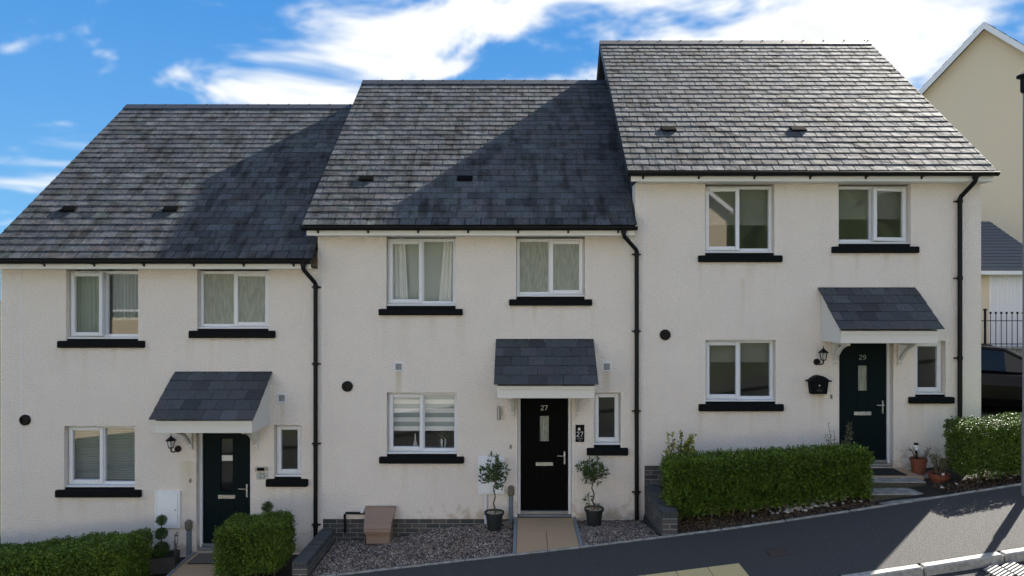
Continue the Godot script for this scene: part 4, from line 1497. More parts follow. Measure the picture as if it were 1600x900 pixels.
func build_ground() -> void:
	var st := begin()
	var far := func(x: float, z: float) -> float:
		return hill(x) - 0.35 + (0.0 if z > -12.0 else (-12.0 - z) * 0.02)
	for c: Array in [[-400.0, -60.0, 2], [-60.0, 60.0, 60], [60.0, 400.0, 2]]:
		sheet(st, c[0], c[1], -400.0, -12.0, c[2], 2, far)
		sheet(st, c[0], c[1], -12.0, 3.5, c[2], 2, far)
		sheet(st, c[0], c[1], 3.5, 400.0, c[2], 4, far)
	structure("ground", st, M.grass_ground)
	st = begin()
	sheet(st, -40.0, 30.0, 1.55, 3.45, 140, 4, func(x: float, _z: float) -> float: return hill(x))
	structure("pavement", st, M.asphalt)
	st = begin()
	sheet(st, -40.0, 30.0, 3.574, 9.6, 140, 6, func(x: float, z: float) -> float: return hill(x) - 0.105 + 0.05 * sin((z - 3.57) / 6.0 * PI))
	structure("road", st, M.road)
	st = begin()
	sheet(st, -40.0, 30.0, 9.6, 11.4, 100, 2, func(x: float, _z: float) -> float: return hill(x))
	structure("far_pavement", st, M.asphalt)
	# kerb stones
	var k := thing("kerb", "pale concrete kerb stones along the edge of the tarmac pavement", "kerb")
	k.set_meta("kind", "structure")
	var x := -10.1
	while x < 13.0:
		st = begin()
		var t := tilted(x, x + 0.914)
		box(st, Vector3(0.002, -0.26, 3.452), Vector3(0.911, 0.004, 3.574), 0.016, t)
		obj("kerb_stone", st, M.kerb, k)
		x += 0.9145
	# thin concrete edging at the back of the pavement
	var e := thing("path_edging", "thin concrete edging strip between gardens and pavement", "edging")
	e.set_meta("kind", "structure")
	x = -10.0
	while x < 13.0:
		st = begin()
		var t := tilted(x, x + 0.915)
		box(st, Vector3(0.002, -0.2, 1.5), Vector3(0.912, 0.018, 1.548), 0.008, t)
		obj("edging_strip", st, M.concrete, e)
		x += 0.915
	# buff tactile slabs at the crossing
	var tp := thing("tactile_paving", "buff blister paving slabs set into the pavement", "paving")
	tp.set_meta("kind", "structure")
	for i in 9:
		for j in 2:
			st = begin()
			var xa := 2.685 - (i + 1) * 0.396
			var t := tilted(xa, xa + 0.393)
			var za := 2.755 + j * 0.348
			box(st, Vector3(0.0, -0.05, za), Vector3(0.392, 0.008, za + 0.345), 0.005, t)
			for a in 6:
				for b in 5:
					var p := Vector3(0.035 + a * 0.0645, 0.006, za + 0.037 + b * 0.068)
					for s in 6:
						tri(st, t * (p + Vector3(0, 0.006, 0)), t * (p + Vector3(cos(s * TAU / 6), 0, sin(s * TAU / 6)) * 0.014), t * (p + Vector3(cos((s + 1) * TAU / 6), 0, sin((s + 1) * TAU / 6)) * 0.014), Vector3.UP)
			obj("slab", st, M.tactile, tp)
	# small iron cover
	var ic := thing("iron_cover", "small square rusty iron cover set in the dark pavement", "cover", Vector3(3.1, hill(3.1), 2.44))
	var tt := tilted(3.1, 3.36)
	tt.origin = Vector3.ZERO
	st = begin()
	box(st, Vector3(0.012, -0.03, 0.012), Vector3(0.248, 0.007, 0.248), 0.004, tt)
	obj("lid", st, M.iron, ic)
	st = begin()
	bars(st, 0.0, 0.26, -0.26, 0.0, -0.03, 0.006, 0.011, 0.011, 0.002)
	var fr := obj("rim", st, M.deck, ic)
	fr.transform = tt * Transform3D(Basis(Vector3.RIGHT, -PI / 2), Vector3.ZERO)
	# road gully
	var gx := 5.12
	var gg := thing("gully_grating", "iron gully grating in the road against the kerb", "grating", Vector3(gx, hill(gx) - 0.1, 3.60))
	tt = tilted(gx, gx + 0.45)
	tt.origin = Vector3.ZERO
	st = begin()
	box(st, Vector3(0, -0.03, 0), Vector3(0.46, 0.004, 0.42), 0.0, tt)
	obj("frame", st, M.deck, gg)
	for i in 7:
		for j in 2:
			st = begin()
			box(st, Vector3(0.02, 0.004, -0.012), Vector3(0.23, 0.03, 0.012), 0.004, tt * Transform3D(Basis(Vector3.UP, 0.5), Vector3(0.0 + j * 0.2, 0, 0.1 + i * 0.05)))
			obj("bar", st, M.steel, gg)
	# garden surfaces
	st = begin()
	sheet(st, -14.0, -3.2, 0.0, 1.5, 50, 6, func(a: float, z: float) -> float: return bed(a, z) - 0.03)
	structure("planting_bed", st, M.soil)
	st = begin()
	sheet(st, -3.15, 2.05, 0.0, 1.5, 50, 8, func(a: float, z: float) -> float: return bed(a, z) - 0.025)
	structure("gravel_bed", st, M.gravel_base)
	st = begin()
	sheet(st, 2.0, 9.5, 0.0, 1.5, 50, 6, func(a: float, z: float) -> float: return bed(a, z) - 0.03)
	structure("mulch_bed", st, M.soil)
	# drive and verge beyond the end house
	st = begin()
	sheet(st, 7.507, 16.0, -5.9, 0.0, 40, 12, func(a: float, z: float) -> float: return lerpf(hill(a) - 0.02, 1.1, smoothstep(-0.2, -2.2, z)))
	structure("driveway", st, M.asphalt)
	st = begin()
	sheet(st, 9.0, 20.0, -16.0, -6.1, 4, 4, func(_a: float, _z: float) -> float: return 2.34)
	structure("forecourt", st, M.asphalt)
	# loose gravel
	var places: Array = []
	for i in 26000:
		var p := Vector3(rng.randf_range(-3.1, 1.92), 0, rng.randf_range(0.02, 1.49))
		if p.x > -0.185 and p.x < 0.845:
			continue
		p.y = bed(p.x, p.z) - 0.022 + rng.randf_range(0.0, 0.012)
		places.append([p, Vector3(rng.randfn() * 0.3, 1, rng.randfn() * 0.3).normalized()])
	var gr := scatter("gravel", self, pebble_mesh(), places, [Color(0.27, 0.22, 0.18), Color(0.13, 0.115, 0.105), Color(0.33, 0.25, 0.19), Color(0.19, 0.145, 0.125), Color(0.42, 0.37, 0.31), Color(0.055, 0.055, 0.058), Color(0.2, 0.14, 0.11), Color(0.08, 0.065, 0.058)], M.stone, 0.65, 1.35)
	gr.set_meta("kind", "stuff")
	gr.set_meta("label", "grey and pink gravel covering the middle front garden")
	gr.set_meta("category", "gravel")
	# bark and stones under the hedges of the upper garden, and dry leaves below
	places = []
	for i in 5200:
		var p := Vector3(rng.randf_range(2.2, 5.1), 0, rng.randf_range(0.9, 1.48)) if i % 3 else Vector3(rng.randf_range(6.1, 9.3), 0, rng.randf_range(0.9, 1.48))
		p.y = bed(p.x, p.z) - 0.028 + rng.randf_range(0.0, 0.02)
		places.append([p, Vector3(rng.randfn() * 0.6, 1, rng.randfn() * 0.6).normalized()])
	gr = scatter("bark_mulch", self, pebble_mesh(), places, [Color(0.06, 0.04, 0.025), Color(0.09, 0.06, 0.038), Color(0.035, 0.025, 0.018), Color(0.12, 0.085, 0.05)], M.stone, 0.6, 1.7)
	gr.set_meta("kind", "stuff")
	gr.set_meta("label", "dark bark mulch under the upper hedges")
	gr.set_meta("category", "mulch")
	places = []
	for i in 240:
		var p := Vector3(rng.randfn(4.2, 0.35), 0, rng.randf_range(0.95, 1.25)) if i % 2 else Vector3(rng.randfn(7.6, 0.5), 0, rng.randf_range(0.9, 1.2))
		p.y = bed(p.x, p.z) + rng.randf_range(0.0, 0.03)
		places.append([p, Vector3(rng.randfn() * 0.3, 1, rng.randfn() * 0.3).normalized()])
	gr = scatter("pale_stones", self, pebble_mesh(), places, [Color(0.4, 0.38, 0.35), Color(0.3, 0.29, 0.27), Color(0.48, 0.45, 0.42)], M.stone, 1.4, 3.2)
	gr.set_meta("kind", "stuff")
	gr.set_meta("label", "pale stones heaped under the upper hedges")
	gr.set_meta("category", "stones")

func path(x0: float, x1: float, y: float, called: String, joints: bool) -> void:
	var o := thing(called, "tan stamped concrete path up to the door", "path")
	o.set_meta("kind", "structure")
	var h := func(x: float, z: float) -> float: return lerpf(y, hill(x) + 0.004, smoothstep(0.25, 1.5, z))
	var cells: Array = [[x0 + 0.055, x1 - 0.055, 0.03, 0.6]]
	var mid := (x0 + x1) * 0.5
	if joints:
		cells.append_array([[x0 + 0.055, mid - 0.004, 0.608, 1.5], [mid + 0.004, x1 - 0.055, 0.608, 1.5]])
	else:
		cells.append([x0 + 0.055, x1 - 0.055, 0.608, 1.5])
	for c: Array in cells:
		var st := begin()
		sheet(st, c[0], c[1], c[2], c[3], 6, 6, h)
		for e: float in [c[2], c[3]]:
			quad(st, Vector3(c[0], h.call(c[0], e), e), Vector3(c[1], h.call(c[1], e), e), Vector3(c[1], h.call(c[1], e) - 0.06, e), Vector3(c[0], h.call(c[0], e) - 0.06, e), Vector3(0, 0, 1.0 if e == c[3] else -1.0))
		obj("path_slab", st, M.tan, o)
	for x: float in [x0, x1 - 0.05]:
		var st := begin()
		for i in 6:
			var za := 0.02 + i * 0.2467
			var zb := za + 0.2467
			var a := Vector3(x, h.call(x, za) + 0.012, za)
			var b := Vector3(x, h.call(x, zb) + 0.012, zb)
			var w := Vector3(0.05, 0, 0)
			quad(st, a, a + w, b + w, b, Vector3.UP)
			for s: float in [0.0, 1.0]:
				quad(st, a + w * s, b + w * s, b + w * s - Vector3(0, 0.1, 0), a + w * s - Vector3(0, 0.1, 0), Vector3(s - 0.5, 0, 0))
		obj("edging_strip", st, M.edging, o)

func build_houses() -> void:
	var slot := [-0.08, 0.08, 1.14, 1.57]
	var h25 := {
		"label": "lowest rendered house of the terrace, number 25, with a dark green door", "seed": 300,
		"x0": -8.62, "x1": -3.405, "low": -1.6, "eaves": 4.215, "step": -0.475, "door": -4.955, "canopy": 2.376,
		"windows": [[-7.545, -6.36, 2.921, 4.05, 2.893, 2.779], [-5.389, -4.216, 3.088, 4.05, 3.059, 2.939], [-7.578, -6.416, 0.473, 1.492, 0.447, 0.328], [-4.126, -3.678, 0.645, 1.508, 0.624, 0.502]],
		"sides": ["l", "r", "l", "single"], "open": [9.0, 0.0, 0.0, 0.0], "frosted": [false, true, false, false],
		"notches": [], "vents": [[-3.995, 1.95]], "flue": [-8.21, 1.592], "extra": [[-5.6, 0.9, 0.9, 0.25, 0.14], [-4.3, 2.2, 0.9, 0.2, 0.15]],
		"door_material": M.door_green, "number": "", "slot": [-0.105, 0.105, 0.86, 1.74],
		"roof0": -8.77, "roof1": -3.415, "slates": M.roof_slate, "uv": Vector2(0.13, 0.4), "roof_vents": [-7.98, -6.2],
		"outlet": -3.545, "pipe": -3.424, "foot": -0.42, "bead": -8.284, "bead_low": -1.5}
	var h27 := {
		"label": "middle rendered house of the terrace, number 27, with a black door", "seed": 320,
		"x0": -3.405, "x1": 1.815, "low": -0.9, "eaves": 4.75, "step": 0.07, "door": 0.325, "canopy": 2.913,
		"windows": [[-2.278, -1.137, 3.466, 4.585, 3.417, 3.312], [-0.141, 0.986, 3.618, 4.585, 3.575, 3.47], [-2.271, -1.116, 1.023, 2.043, 0.992, 0.882], [1.136, 1.577, 1.172, 2.045, 1.134, 1.015]],
		"sides": ["l", "r", "l", "single"], "open": [0.0, 0.0, 0.0, 0.0], "frosted": [false, true, false, false],
		"notches": [[-3.326, -0.13, -1.5, -0.037]], "vents": [[-2.073, 2.465], [1.347, 2.465]], "flue": [-2.916, 2.145], "extra": [],
		"door_material": M.door_black, "number": "27", "slot": slot,
		"roof0": -3.57, "roof1": 1.80, "slates": M.roof_slate, "uv": Vector2(0.52, 0.75), "roof_vents": [-2.77, -1.05],
		"outlet": 1.583, "pipe": 1.832, "foot": -0.03, "bead": -3.326, "bead_low": -0.037}
	var h29 := {
		"label": "highest rendered house of the terrace, number 29, with a dark green door and end gable", "seed": 340,
		"x0": 1.815, "x1": 7.505, "low": -0.1, "eaves": 5.62, "step": 0.91, "door": 5.615, "canopy": 3.76,
		"windows": [[2.965, 4.105, 4.339, 5.455, 4.294, 4.184], [5.158, 6.347, 4.489, 5.455, 4.44, 4.334], [2.973, 4.126, 1.887, 2.906, 1.854, 1.739], [6.421, 6.922, 2.003, 2.89, 1.972, 1.865]],
		"sides": ["l", "r", "l", "single"], "open": [4.0, 7.0, 0.0, 0.0], "frosted": [false, false, false, false],
		"notches": [[1.968, 3.4, -0.5, 0.84]], "vents": [], "flue": [2.305, 2.992], "extra": [[3.55, 3.9, 0.9, 0.08, 0.2], [4.82, 2.0, 0.5, 0.12, 0.2]],
		"door_material": M.door_green, "number": "29", "slot": slot,
		"roof0": 1.65, "roof1": 7.57, "slates": M.roof_slate, "uv": Vector2(0.87, 0.1), "roof_vents": [2.52, 4.79],
		"outlet": 7.21, "pipe": 7.12, "foot": 0.95, "bead": 1.968, "bead_low": 0.84}
	var n25 := terrace_house(h25)
	var n27 := terrace_house(h27)
	var n29 := terrace_house(h29)
	# brick plinths
	var pl := part("plinth", n27)
	boxm("mortar", Vector3(-3.324, -0.9, -0.2), Vector3(-0.132, -0.04, -0.02), M.mortar, pl, 0.0)
	bricks(pl, -3.32, -0.14, -0.040, 6, -0.012)
	pl = part("plinth", n29)
	boxm("mortar", Vector3(1.97, -0.1, -0.2), Vector3(3.398, 0.837, -0.02), M.mortar, pl, 0.0)
	bricks(pl, 1.975, 2.95, 0.836, 6, -0.012)
	# dressings in the windows
	var w: Array = h25.windows[0]
	var o: Node3D = h25.made[0]
	curtain("curtain", o, w[0] + 0.02, w[0] + 0.5, w[2], w[3] + 0.03, -0.26, M.curtain_grey, 7.0)
	curtain("curtain", o, w[0] + 0.62, w[1] - 0.02, w[2] + 0.3, w[3] + 0.03, -0.27, M.curtain_grey, 9.0)
	venetian(h25.made[2], h25.windows[2], 0.95, M.curtain_grey)
	w = h27.windows[0]
	o = h27.made[0]
	curtain("curtain", o, w[0] + 0.02, w[0] + 0.26, w[2], w[3] + 0.03, -0.26, M.curtain_white, 4.0, 0.06)
	curtain("curtain", o, w[1] - 0.02, w[1] - 0.22, w[2], w[3] + 0.03, -0.26, M.curtain_white, 4.0, -0.1)
	blind(o, w, 1.2, M.net, -0.33)
	blind(h27.made[1], h27.windows[1], 0.12, M.blind_white)
	# day and night blind: opaque and sheer bands by turns
	w = h27.windows[2]
	for i in 9:
		boxm("blind_band", Vector3(w[0] + 0.02, w[3] - 0.075 * (i + 1) + 0.001, -0.244), Vector3(w[1] - 0.02, w[3] - 0.075 * i, -0.24), M.curtain_white if i % 2 == 0 else M.curtain_grey, h27.made[2], 0.0)
	blind(h29.made[0], h29.windows[0], 0.62, M.blind_grey)
	blind(h29.made[1], h29.windows[1], 0.52, M.blind_grey)
	blind(h29.made[2], h29.windows[2], 0.37, M.blind_grey)
	for h: Dictionary in [h25, h27, h29]:
		w = h.windows[2]
		boxm("window_board", Vector3(w[0] - 0.05, w[2] - 0.03, -0.48), Vector3(w[1] + 0.05, w[2] + 0.03, -0.301), M.upvc, h.made[2], 0.006)
	# things standing in the window of number 27
	w = h27.windows[2]
	var st := begin()
	var cs := thing("candlestick", "white candle ornament standing in the lower window of the middle house", "ornament", Vector3(-1.86, w[2] + 0.0305, -0.37))
	lathe(st, Vector3.ZERO, [Vector2(0.0, 0.0), Vector2(0.035, 0.0), Vector2(0.04, 0.05), Vector2(0.028, 0.09), Vector2(0.012, 0.12), Vector2(0.016, 0.13), Vector2(0.011, 0.135), Vector2(0.011, 0.24), Vector2(0.0, 0.245)], 14)
	obj("candle_body", st, M.paper, cs)
	var vs := thing("striped_vase", "black and white striped vase of greenery in the lower window", "vase", Vector3(-1.39, w[2] + 0.0305, -0.38))
	for k in 12:
		st = begin()
		for i in 4:
			var p: Array = [[0.045, 0.0], [0.06, 0.05], [0.066, 0.1], [0.06, 0.14], [0.07, 0.16]]
			var a := TAU * k / 12.0
			var b := TAU * (k + 1) / 12.0
			quad(st, Vector3(cos(a) * p[i][0], p[i][1], sin(a) * p[i][0]), Vector3(cos(b) * p[i][0], p[i][1], sin(b) * p[i][0]), Vector3(cos(b) * p[i + 1][0], p[i + 1][1], sin(b) * p[i + 1][0]), Vector3(cos(a) * p[i + 1][0], p[i + 1][1], sin(a) * p[i + 1][0]), Vector3(cos(a), 0, sin(a)))
		obj("stripe", st, M.paper if k % 2 else M.door_black, vs)
	st = begin()
	for i in 60:
		var d := Vector3(rng.randfn(), absf(rng.randfn()) + 0.6, rng.randfn()).normalized()
		leaf(st, Vector3(0, 0.15, 0) + d * rng.randf_range(0.0, 0.1), d * 0.06, 0.014, rng.randf() * TAU, Color(0.04, 0.08, 0.02))
	obj("greenery", st, M.leaf, vs)

func build_garden_things() -> void:
	path(-0.175, 0.835, -0.012, "garden_path", true)
	path(-5.44, -4.42, -0.585, "garden_path", false)
	# drain grate at the middle door
	var st := begin()
	var dg := thing("threshold_drain", "narrow slotted drain across the step of the black door", "drain", Vector3(-0.12, -0.03, 0.0))
	box(st, Vector3(0.0, 0.0, 0.005), Vector3(0.89, 0.026, 0.028), 0.003)
	obj("channel", st, M.deck, dg)
	st = begin()
	for i in 44:
		box(st, Vector3(0.008 + i * 0.02, 0.0262, 0.006), Vector3(0.018 + i * 0.02, 0.031, 0.027))
	obj("slots", st, M.edging, dg)
	# garden walls
	low_wall("dark brick garden wall between the planted lower garden and the gravel", -3.33, -3.115, 1.50, -0.187, -0.85, 1.0)
	low_wall("dark brick garden wall between the gravel and the long hedge", 1.97, 2.19, 1.49, 0.53, -0.1, 0.0)
	# gas meter box with its pipe
	var g := thing("gas_meter_box", "brown sloping plastic gas meter box against the brick plinth", "meter box", Vector3(-2.355, -0.36, 0.0))
	boxm("base", Vector3(-0.195, 0.0, 0.0), Vector3(0.195, 0.2, 0.3), M.gas_brown, g, 0.02)
	st = begin()
	var prev: Array = []
	for i in 25:
		var t := i / 24.0
		var y := lerpf(0.545, 0.165, t)
		var z := 0.13 + 0.225 * smoothstep(0.0, 0.75, t) - 0.02 * smoothstep(0.85, 1.0, t)
		var groove: bool = i in [6, 12, 18]
		if groove:
			z -= 0.007
		var hw := 0.245 - 0.03 * smoothstep(0.0, 0.6, t) - 0.035 * pow(maxf(0.0, (t - 0.82) / 0.18), 2.0)
		var now: Array = [Vector3(-hw, y, z), Vector3(hw, y, z), Vector3(hw, y, 0.02 + 0.2 * t), Vector3(-hw, y, 0.02 + 0.2 * t)]
		if i == 0:
			quad(st, now[0], now[1], now[2], now[3], Vector3.UP)
		else:
			quad(st, prev[0], prev[1], now[1], now[0], Vector3(0, 0.3, 1))
			quad(st, prev[1], prev[2], now[2], now[1], Vector3.RIGHT)
			quad(st, prev[0], prev[3], now[3], now[0], Vector3.LEFT)
		if i == 24:
			quad(st, now[0], now[1], now[2], now[3], Vector3.DOWN)
		prev = now
	obj("lid", st, M.gas_brown, g)
	var gp := thing("gas_pipe", "black pipe bent along the wall to the gas box", "pipe", Vector3(-2.95, -0.3, 0.04))
	st = begin()
	tube(st, [Vector3(0.0, 0.05, 0), Vector3(0, 0.35, 0), Vector3(0.015, 0.37, 0), Vector3(0.3, 0.37, 0.0), Vector3(0.36, 0.37, 0.0)], [0.02, 0.02, 0.02, 0.02, 0.02], 10)
	obj("bent_pipe", st, M.black_plastic, gp)
	st = begin()
	lathe(st, Vector3(0.29, 0.385, 0.01), [Vector2(0.0, 0.0), Vector2(0.035, 0.0), Vector2(0.04, 0.03), Vector2(0.025, 0.05), Vector2(0.0, 0.055)], 12)
	obj("valve_cap", st, M.paper, gp)
	# meter cupboards and ducts
	meter_cupboard("white meter cupboard with a pipe below, behind a potted bay tree", -0.761, -0.335, 0.379, 0.996, -0.12)
	meter_cupboard("white meter cupboard behind the ball topiary", -6.06, -5.65, -0.175, 0.426, -10.0)
	cable_duct("blue grey cable duct beside the black door", -0.226, -0.09, 0.522)
	cable_duct("blue grey cable duct by the lowest house's green door", -5.51, -0.64, -0.039)
	# lamps, bells, plaques
	wall_lantern("black lantern on the wall beside the porch of the lowest house", -5.70, 1.115, -1.0)
	wall_lantern("black lantern on the wall above the black letterbox", 4.80, 2.545, 1.0)
	var cl := thing("wall_light", "slim steel cylinder light on the wall beside the black door", "wall lamp", Vector3(-0.424, 1.603, 0))
	boxm("bracket", Vector3(-0.022, 0.06, 0.001), Vector3(0.022, 0.16, 0.04), M.steel, cl, 0.003)
	st = begin()
	tube(st, [Vector3(0, 0.0, 0.065), Vector3(0, 0.22, 0.065)], [0.03, 0.03], 16)
	obj("cylinder", st, M.steel, cl)
	st = begin()
	tube(st, [Vector3(0, -0.004, 0.065), Vector3(0, 0.0, 0.065)], [0.022, 0.022], 12)
	obj("lens", st, M.paper, cl)
	doorbell("small doorbell left of the black door", -0.232, 1.155)
	doorbell("small doorbell beside the porch of the lowest house", -5.5, 0.597)
	doorbell("small doorbell under the black letterbox", 5.037, 1.976)
	var p27 := thing("house_plaque", "tall black number plaque right of the black door", "sign", Vector3(0.906, 1.371, 0))
	boxm("board", Vector3(-0.072, -0.141, 0.001), Vector3(0.072, 0.141, 0.014), M.black_sill, p27, 0.003)
	lettering("number", "27", 0.082, Vector3(0, -0.012, 0.0155), M.paper, p27)
	boxm("emblem", Vector3(-0.032, 0.05, 0.0142), Vector3(0.006, 0.092, 0.0165), M.paper, p27, 0.002)
	boxm("rule", Vector3(-0.05, -0.066, 0.0142), Vector3(0.05, -0.062, 0.0158), M.edging, p27, 0.0)
	boxm("small_print", Vector3(-0.052, -0.094, 0.0142), Vector3(0.05, -0.081, 0.0158), M.edging, p27, 0.0)
	boxm("small_print", Vector3(-0.026, -0.118, 0.0142), Vector3(0.024, -0.11, 0.0158), M.edging, p27, 0.0)
	var p25 := thing("house_plaque", "small glass plaque reading 25 beside the green door", "sign", Vector3(-4.315, 0.672, 0))
	boxm("board", Vector3(-0.098, -0.058, 0.001), Vector3(0.098, 0.056, 0.012), pm(Color(0.5, 0.53, 0.5), 0.25), p25, 0.003)
	lettering("number", "25", 0.078, Vector3(0, 0.008, 0.0135), M.door_black, p25, true)
	boxm("dash", Vector3(-0.085, -0.002, 0.0122), Vector3(-0.06, 0.008, 0.0142), M.door_black, p25, 0.0)
	boxm("dash", Vector3(0.06, -0.002, 0.0122), Vector3(0.082, 0.008, 0.0142), M.door_black, p25, 0.0)
	boxm("small_print", Vector3(-0.07, -0.047, 0.0122), Vector3(0.07, -0.04, 0.0138), M.duct, p25, 0.0)
	var so := thing("solar_light", "small solar lamp above the plaque reading 25", "solar lamp", Vector3(-4.325, 0.755, 0))
	st = begin()
	extrude(st, PackedVector2Array([Vector2(-0.1, 0.0), Vector2(0.1, 0.0), Vector2(0.085, 0.07), Vector2(-0.085, 0.07)]), 0.001, 0.05)
	obj("body", st, M.steel, so)
	boxm("panel", Vector3(-0.06, 0.012, 0.0502), Vector3(0.06, 0.06, 0.054), M.door_black, so, 0.0)
	# letterbox
	var lb := thing("letterbox", "black arched-top letterbox hung on the wall by the porch", "letterbox", Vector3(4.8, 2.03, 0))
	st = begin()
	extrude(st, PackedVector2Array([Vector2(-0.125, 0.0), Vector2(0.125, 0.0), Vector2(0.152, 0.22), Vector2(-0.152, 0.22)]), 0.001, 0.11)
	obj("box", st, M.black_sill, lb)
	st = begin()
	var arch := PackedVector2Array([Vector2(0.19, 0.205), Vector2(0.19, 0.222)])
	for i in 13:
		var t := i / 12.0
		arch.append(Vector2(lerpf(0.15, -0.15, t), 0.228 + 0.075 * pow(sin(t * PI), 0.9)))
	arch.append_array([Vector2(-0.19, 0.222), Vector2(-0.19, 0.205)])
	extrude(st, arch, 0.001, 0.15)
	obj("roof", st, M.black_sill, lb)
	st = begin()
	tube(st, [Vector3(0, 0.14, 0.11), Vector3(0, 0.14, 0.116)], [0.014, 0.014], 12)
	obj("lock", st, M.chrome, lb)
	boxm("badge", Vector3(-0.045, 0.045, 0.1102), Vector3(0.045, 0.07, 0.113), M.lead, lb, 0.002)
	# hedges
	hedge("long low hedge filling the front of the lowest garden, left of its path", -10.6, -5.78, 0.62, 1.42, [-0.50, 0.0], [-1.25, -0.75], 900.0, 6, 0.09)
	hedge("squat clipped hedge between the lowest house's path and brick wall", -4.48, -3.57, 0.66, 1.45, [0.24, 0.30], [-0.46, -0.36], 900.0, 4, 0.11)
	hedge("long clipped hedge between the brick wall and the concrete steps", 2.13, 5.09, 0.74, 1.26, [1.15, 1.34], [0.40, 0.70], 1000.0, 11)
	hedge("clipped hedge beside the terracotta pots, sunlit on top", 6.50, 9.6, 0.68, 1.34, [1.71, 1.95], [0.98, 1.36], 1000.0, 8)
	# shrubs
	shrub("variegated_shrub", "yellow green variegated shrub at the end of the long hedge", Vector3(2.45, 0.55, 0.42), Vector3(0.26, 0.95, 0.1), 20, 34, 0.06, 0.019, [Color(0.3, 0.3, 0.05), Color(0.16, 0.2, 0.035), Color(0.4, 0.37, 0.09), Color(0.09, 0.13, 0.025)])
	shrub("wispy_shrub", "wispy grey green shrub by the step of the highest house", Vector3(4.98, 0.7, 0.38), Vector3(0.3, 0.92, 0.12), 14, 26, 0.05, 0.006, [Color(0.13, 0.15, 0.07), Color(0.2, 0.2, 0.11), Color(0.09, 0.11, 0.05)])
	# bay trees
	bay_tree("bay tree in a black pot in front of the white meter cupboard", Vector3(-0.485, -0.085, 0.36), Vector3(-0.02, 0.89, 0.25), -0.0, false)
	bay_tree("bay tree in a black pot below the small window", Vector3(1.11, -0.045, 0.3), Vector3(0.0, 0.85, 0.225), -0.03, true)
	# ball topiary of the lowest house
	var dark := [Color(0.045, 0.085, 0.018), Color(0.05, 0.092, 0.02)]
	var tr := thing("plant_trough", "dark timber planting trough beside the path", "planter", Vector3(-5.66, -0.66, 0.55))
	tr.rotation.y = 0.25
	st = begin()
	bars(st, -0.2, 0.2, -0.18, 0.18, 0.0, 0.24, 0.025, 0.025, 0.004)
	var tb := obj("sides", st, M.trough, tr)
	tb.transform = Transform3D(Basis(Vector3.RIGHT, -PI / 2), Vector3.ZERO)
	boxm("potting_soil", Vector3(-0.174, 0.0, -0.154), Vector3(0.174, 0.2, 0.154), M.soil, tr, 0.0)
	for a: Array in [[Vector3(-5.69, -0.46, 0.55), "ball topiary of three clipped balls in the trough", [[0.12, 0.105], [0.36, 0.085], [0.575, 0.075]]], [Vector3(-4.03, -0.58, 0.55), "ball topiary rising behind the squat hedge", [[0.44, 0.1], [0.69, 0.085], [0.9, 0.072]]]]:
		var t := thing("ball_topiary", a[1], "topiary", a[0], "ball topiaries of the lowest house")
		st = begin()
		tube(st, [Vector3(0, 0, 0), Vector3(0, a[2][2][0], 0)], [0.014, 0.009], 8)
		obj("trunk", st, M.bark, t)
		for b: Array in a[2]:
			ball_of_leaves(t, Vector3(0, b[0], 0), b[1], dark)
	shrub("thin_sapling", "thin bare stem with a few leaves in the trough", Vector3(-5.5, -0.46, 0.5), Vector3(0.05, 0.42, 0.03), 3, 5, 0.07, 0.01, [Color(0.05, 0.06, 0.03)])
	# doormats
	var dm := thing("doormat", "black rubber doormat on the landing of the highest house", "doormat", Vector3(5.62, 0.808, 0.3))
	boxm("pile", Vector3(-0.38, 0.0, -0.2), Vector3(0.38, 0.014, 0.2), M.mat_rubber, dm, 0.005)
	boxm("rubber_edge", Vector3(-0.4, -0.003, -0.22), Vector3(0.4, 0.006, 0.22), M.deck, dm, 0.002)
	dm = thing("doormat", "brown doormat on the tan path at the lowest door", "doormat", Vector3(-4.95, -0.58, 0.3))
	boxm("pile", Vector3(-0.34, 0.0, -0.2), Vector3(0.34, 0.014, 0.2), M.carpet, dm, 0.005)
	boxm("rubber_edge", Vector3(-0.36, -0.003, -0.22), Vector3(0.36, 0.006, 0.22), M.deck, dm, 0.002)
	# steps of the highest house
	var sp := thing("concrete_steps", "weathered concrete steps up to the landing of the highest house", "steps", Vector3(5.6, 0.6, 0.0))
	boxm("landing", Vector3(-0.52, -0.3, 0.002), Vector3(0.62, 0.205, 0.62), M.tan, sp, 0.008)
	boxm("upper_step", Vector3(-0.52, -0.3, 0.622), Vector3(0.5, 0.203, 0.88), M.concrete, sp, 0.01)
	boxm("lower_step", Vector3(-0.52, -0.3, 0.881), Vector3(0.55, 0.112, 1.22), M.concrete, sp, 0.01)
	boxm("upper_riser", Vector3(-0.518, -0.28, 0.8805), Vector3(0.498, 0.185, 0.886), M.mossy, sp, 0.0)
	boxm("lower_riser", Vector3(-0.518, -0.28, 1.2205), Vector3(0.548, 0.094, 1.226), M.mossy, sp, 0.0)
	st = begin()
	var ap: Array = [Vector3(-0.44, -0.01, 1.2265), Vector3(0.5, 0.06, 1.2265), Vector3(0.45, hill(6.05) - 0.6 + 0.006, 1.499), Vector3(-0.42, hill(5.18) - 0.6 + 0.006, 1.499)]
	quad(st, ap[0], ap[1], ap[2], ap[3], Vector3.UP)
	for i in 4:
		var a: Vector3 = ap[i]
		var b: Vector3 = ap[(i + 1) % 4]
		quad(st, a, b, b - Vector3(0, 0.2, 0), a - Vector3(0, 0.2, 0), (a + b) * 0.5 - (ap[0] + ap[2]) * 0.5)
	obj("apron", st, M.concrete, sp)
	boxm("side_slab", Vector3(0.622, -0.1, 0.06), Vector3(0.98, 0.188, 0.56), M.concrete, sp, 0.008)
	# pots
	var pt := thing("terracotta_pot", "tall terracotta pot of straggly stems with a solar stake light", "plant pot", Vector3(6.29, 0.788, 0.33))
	st = begin()
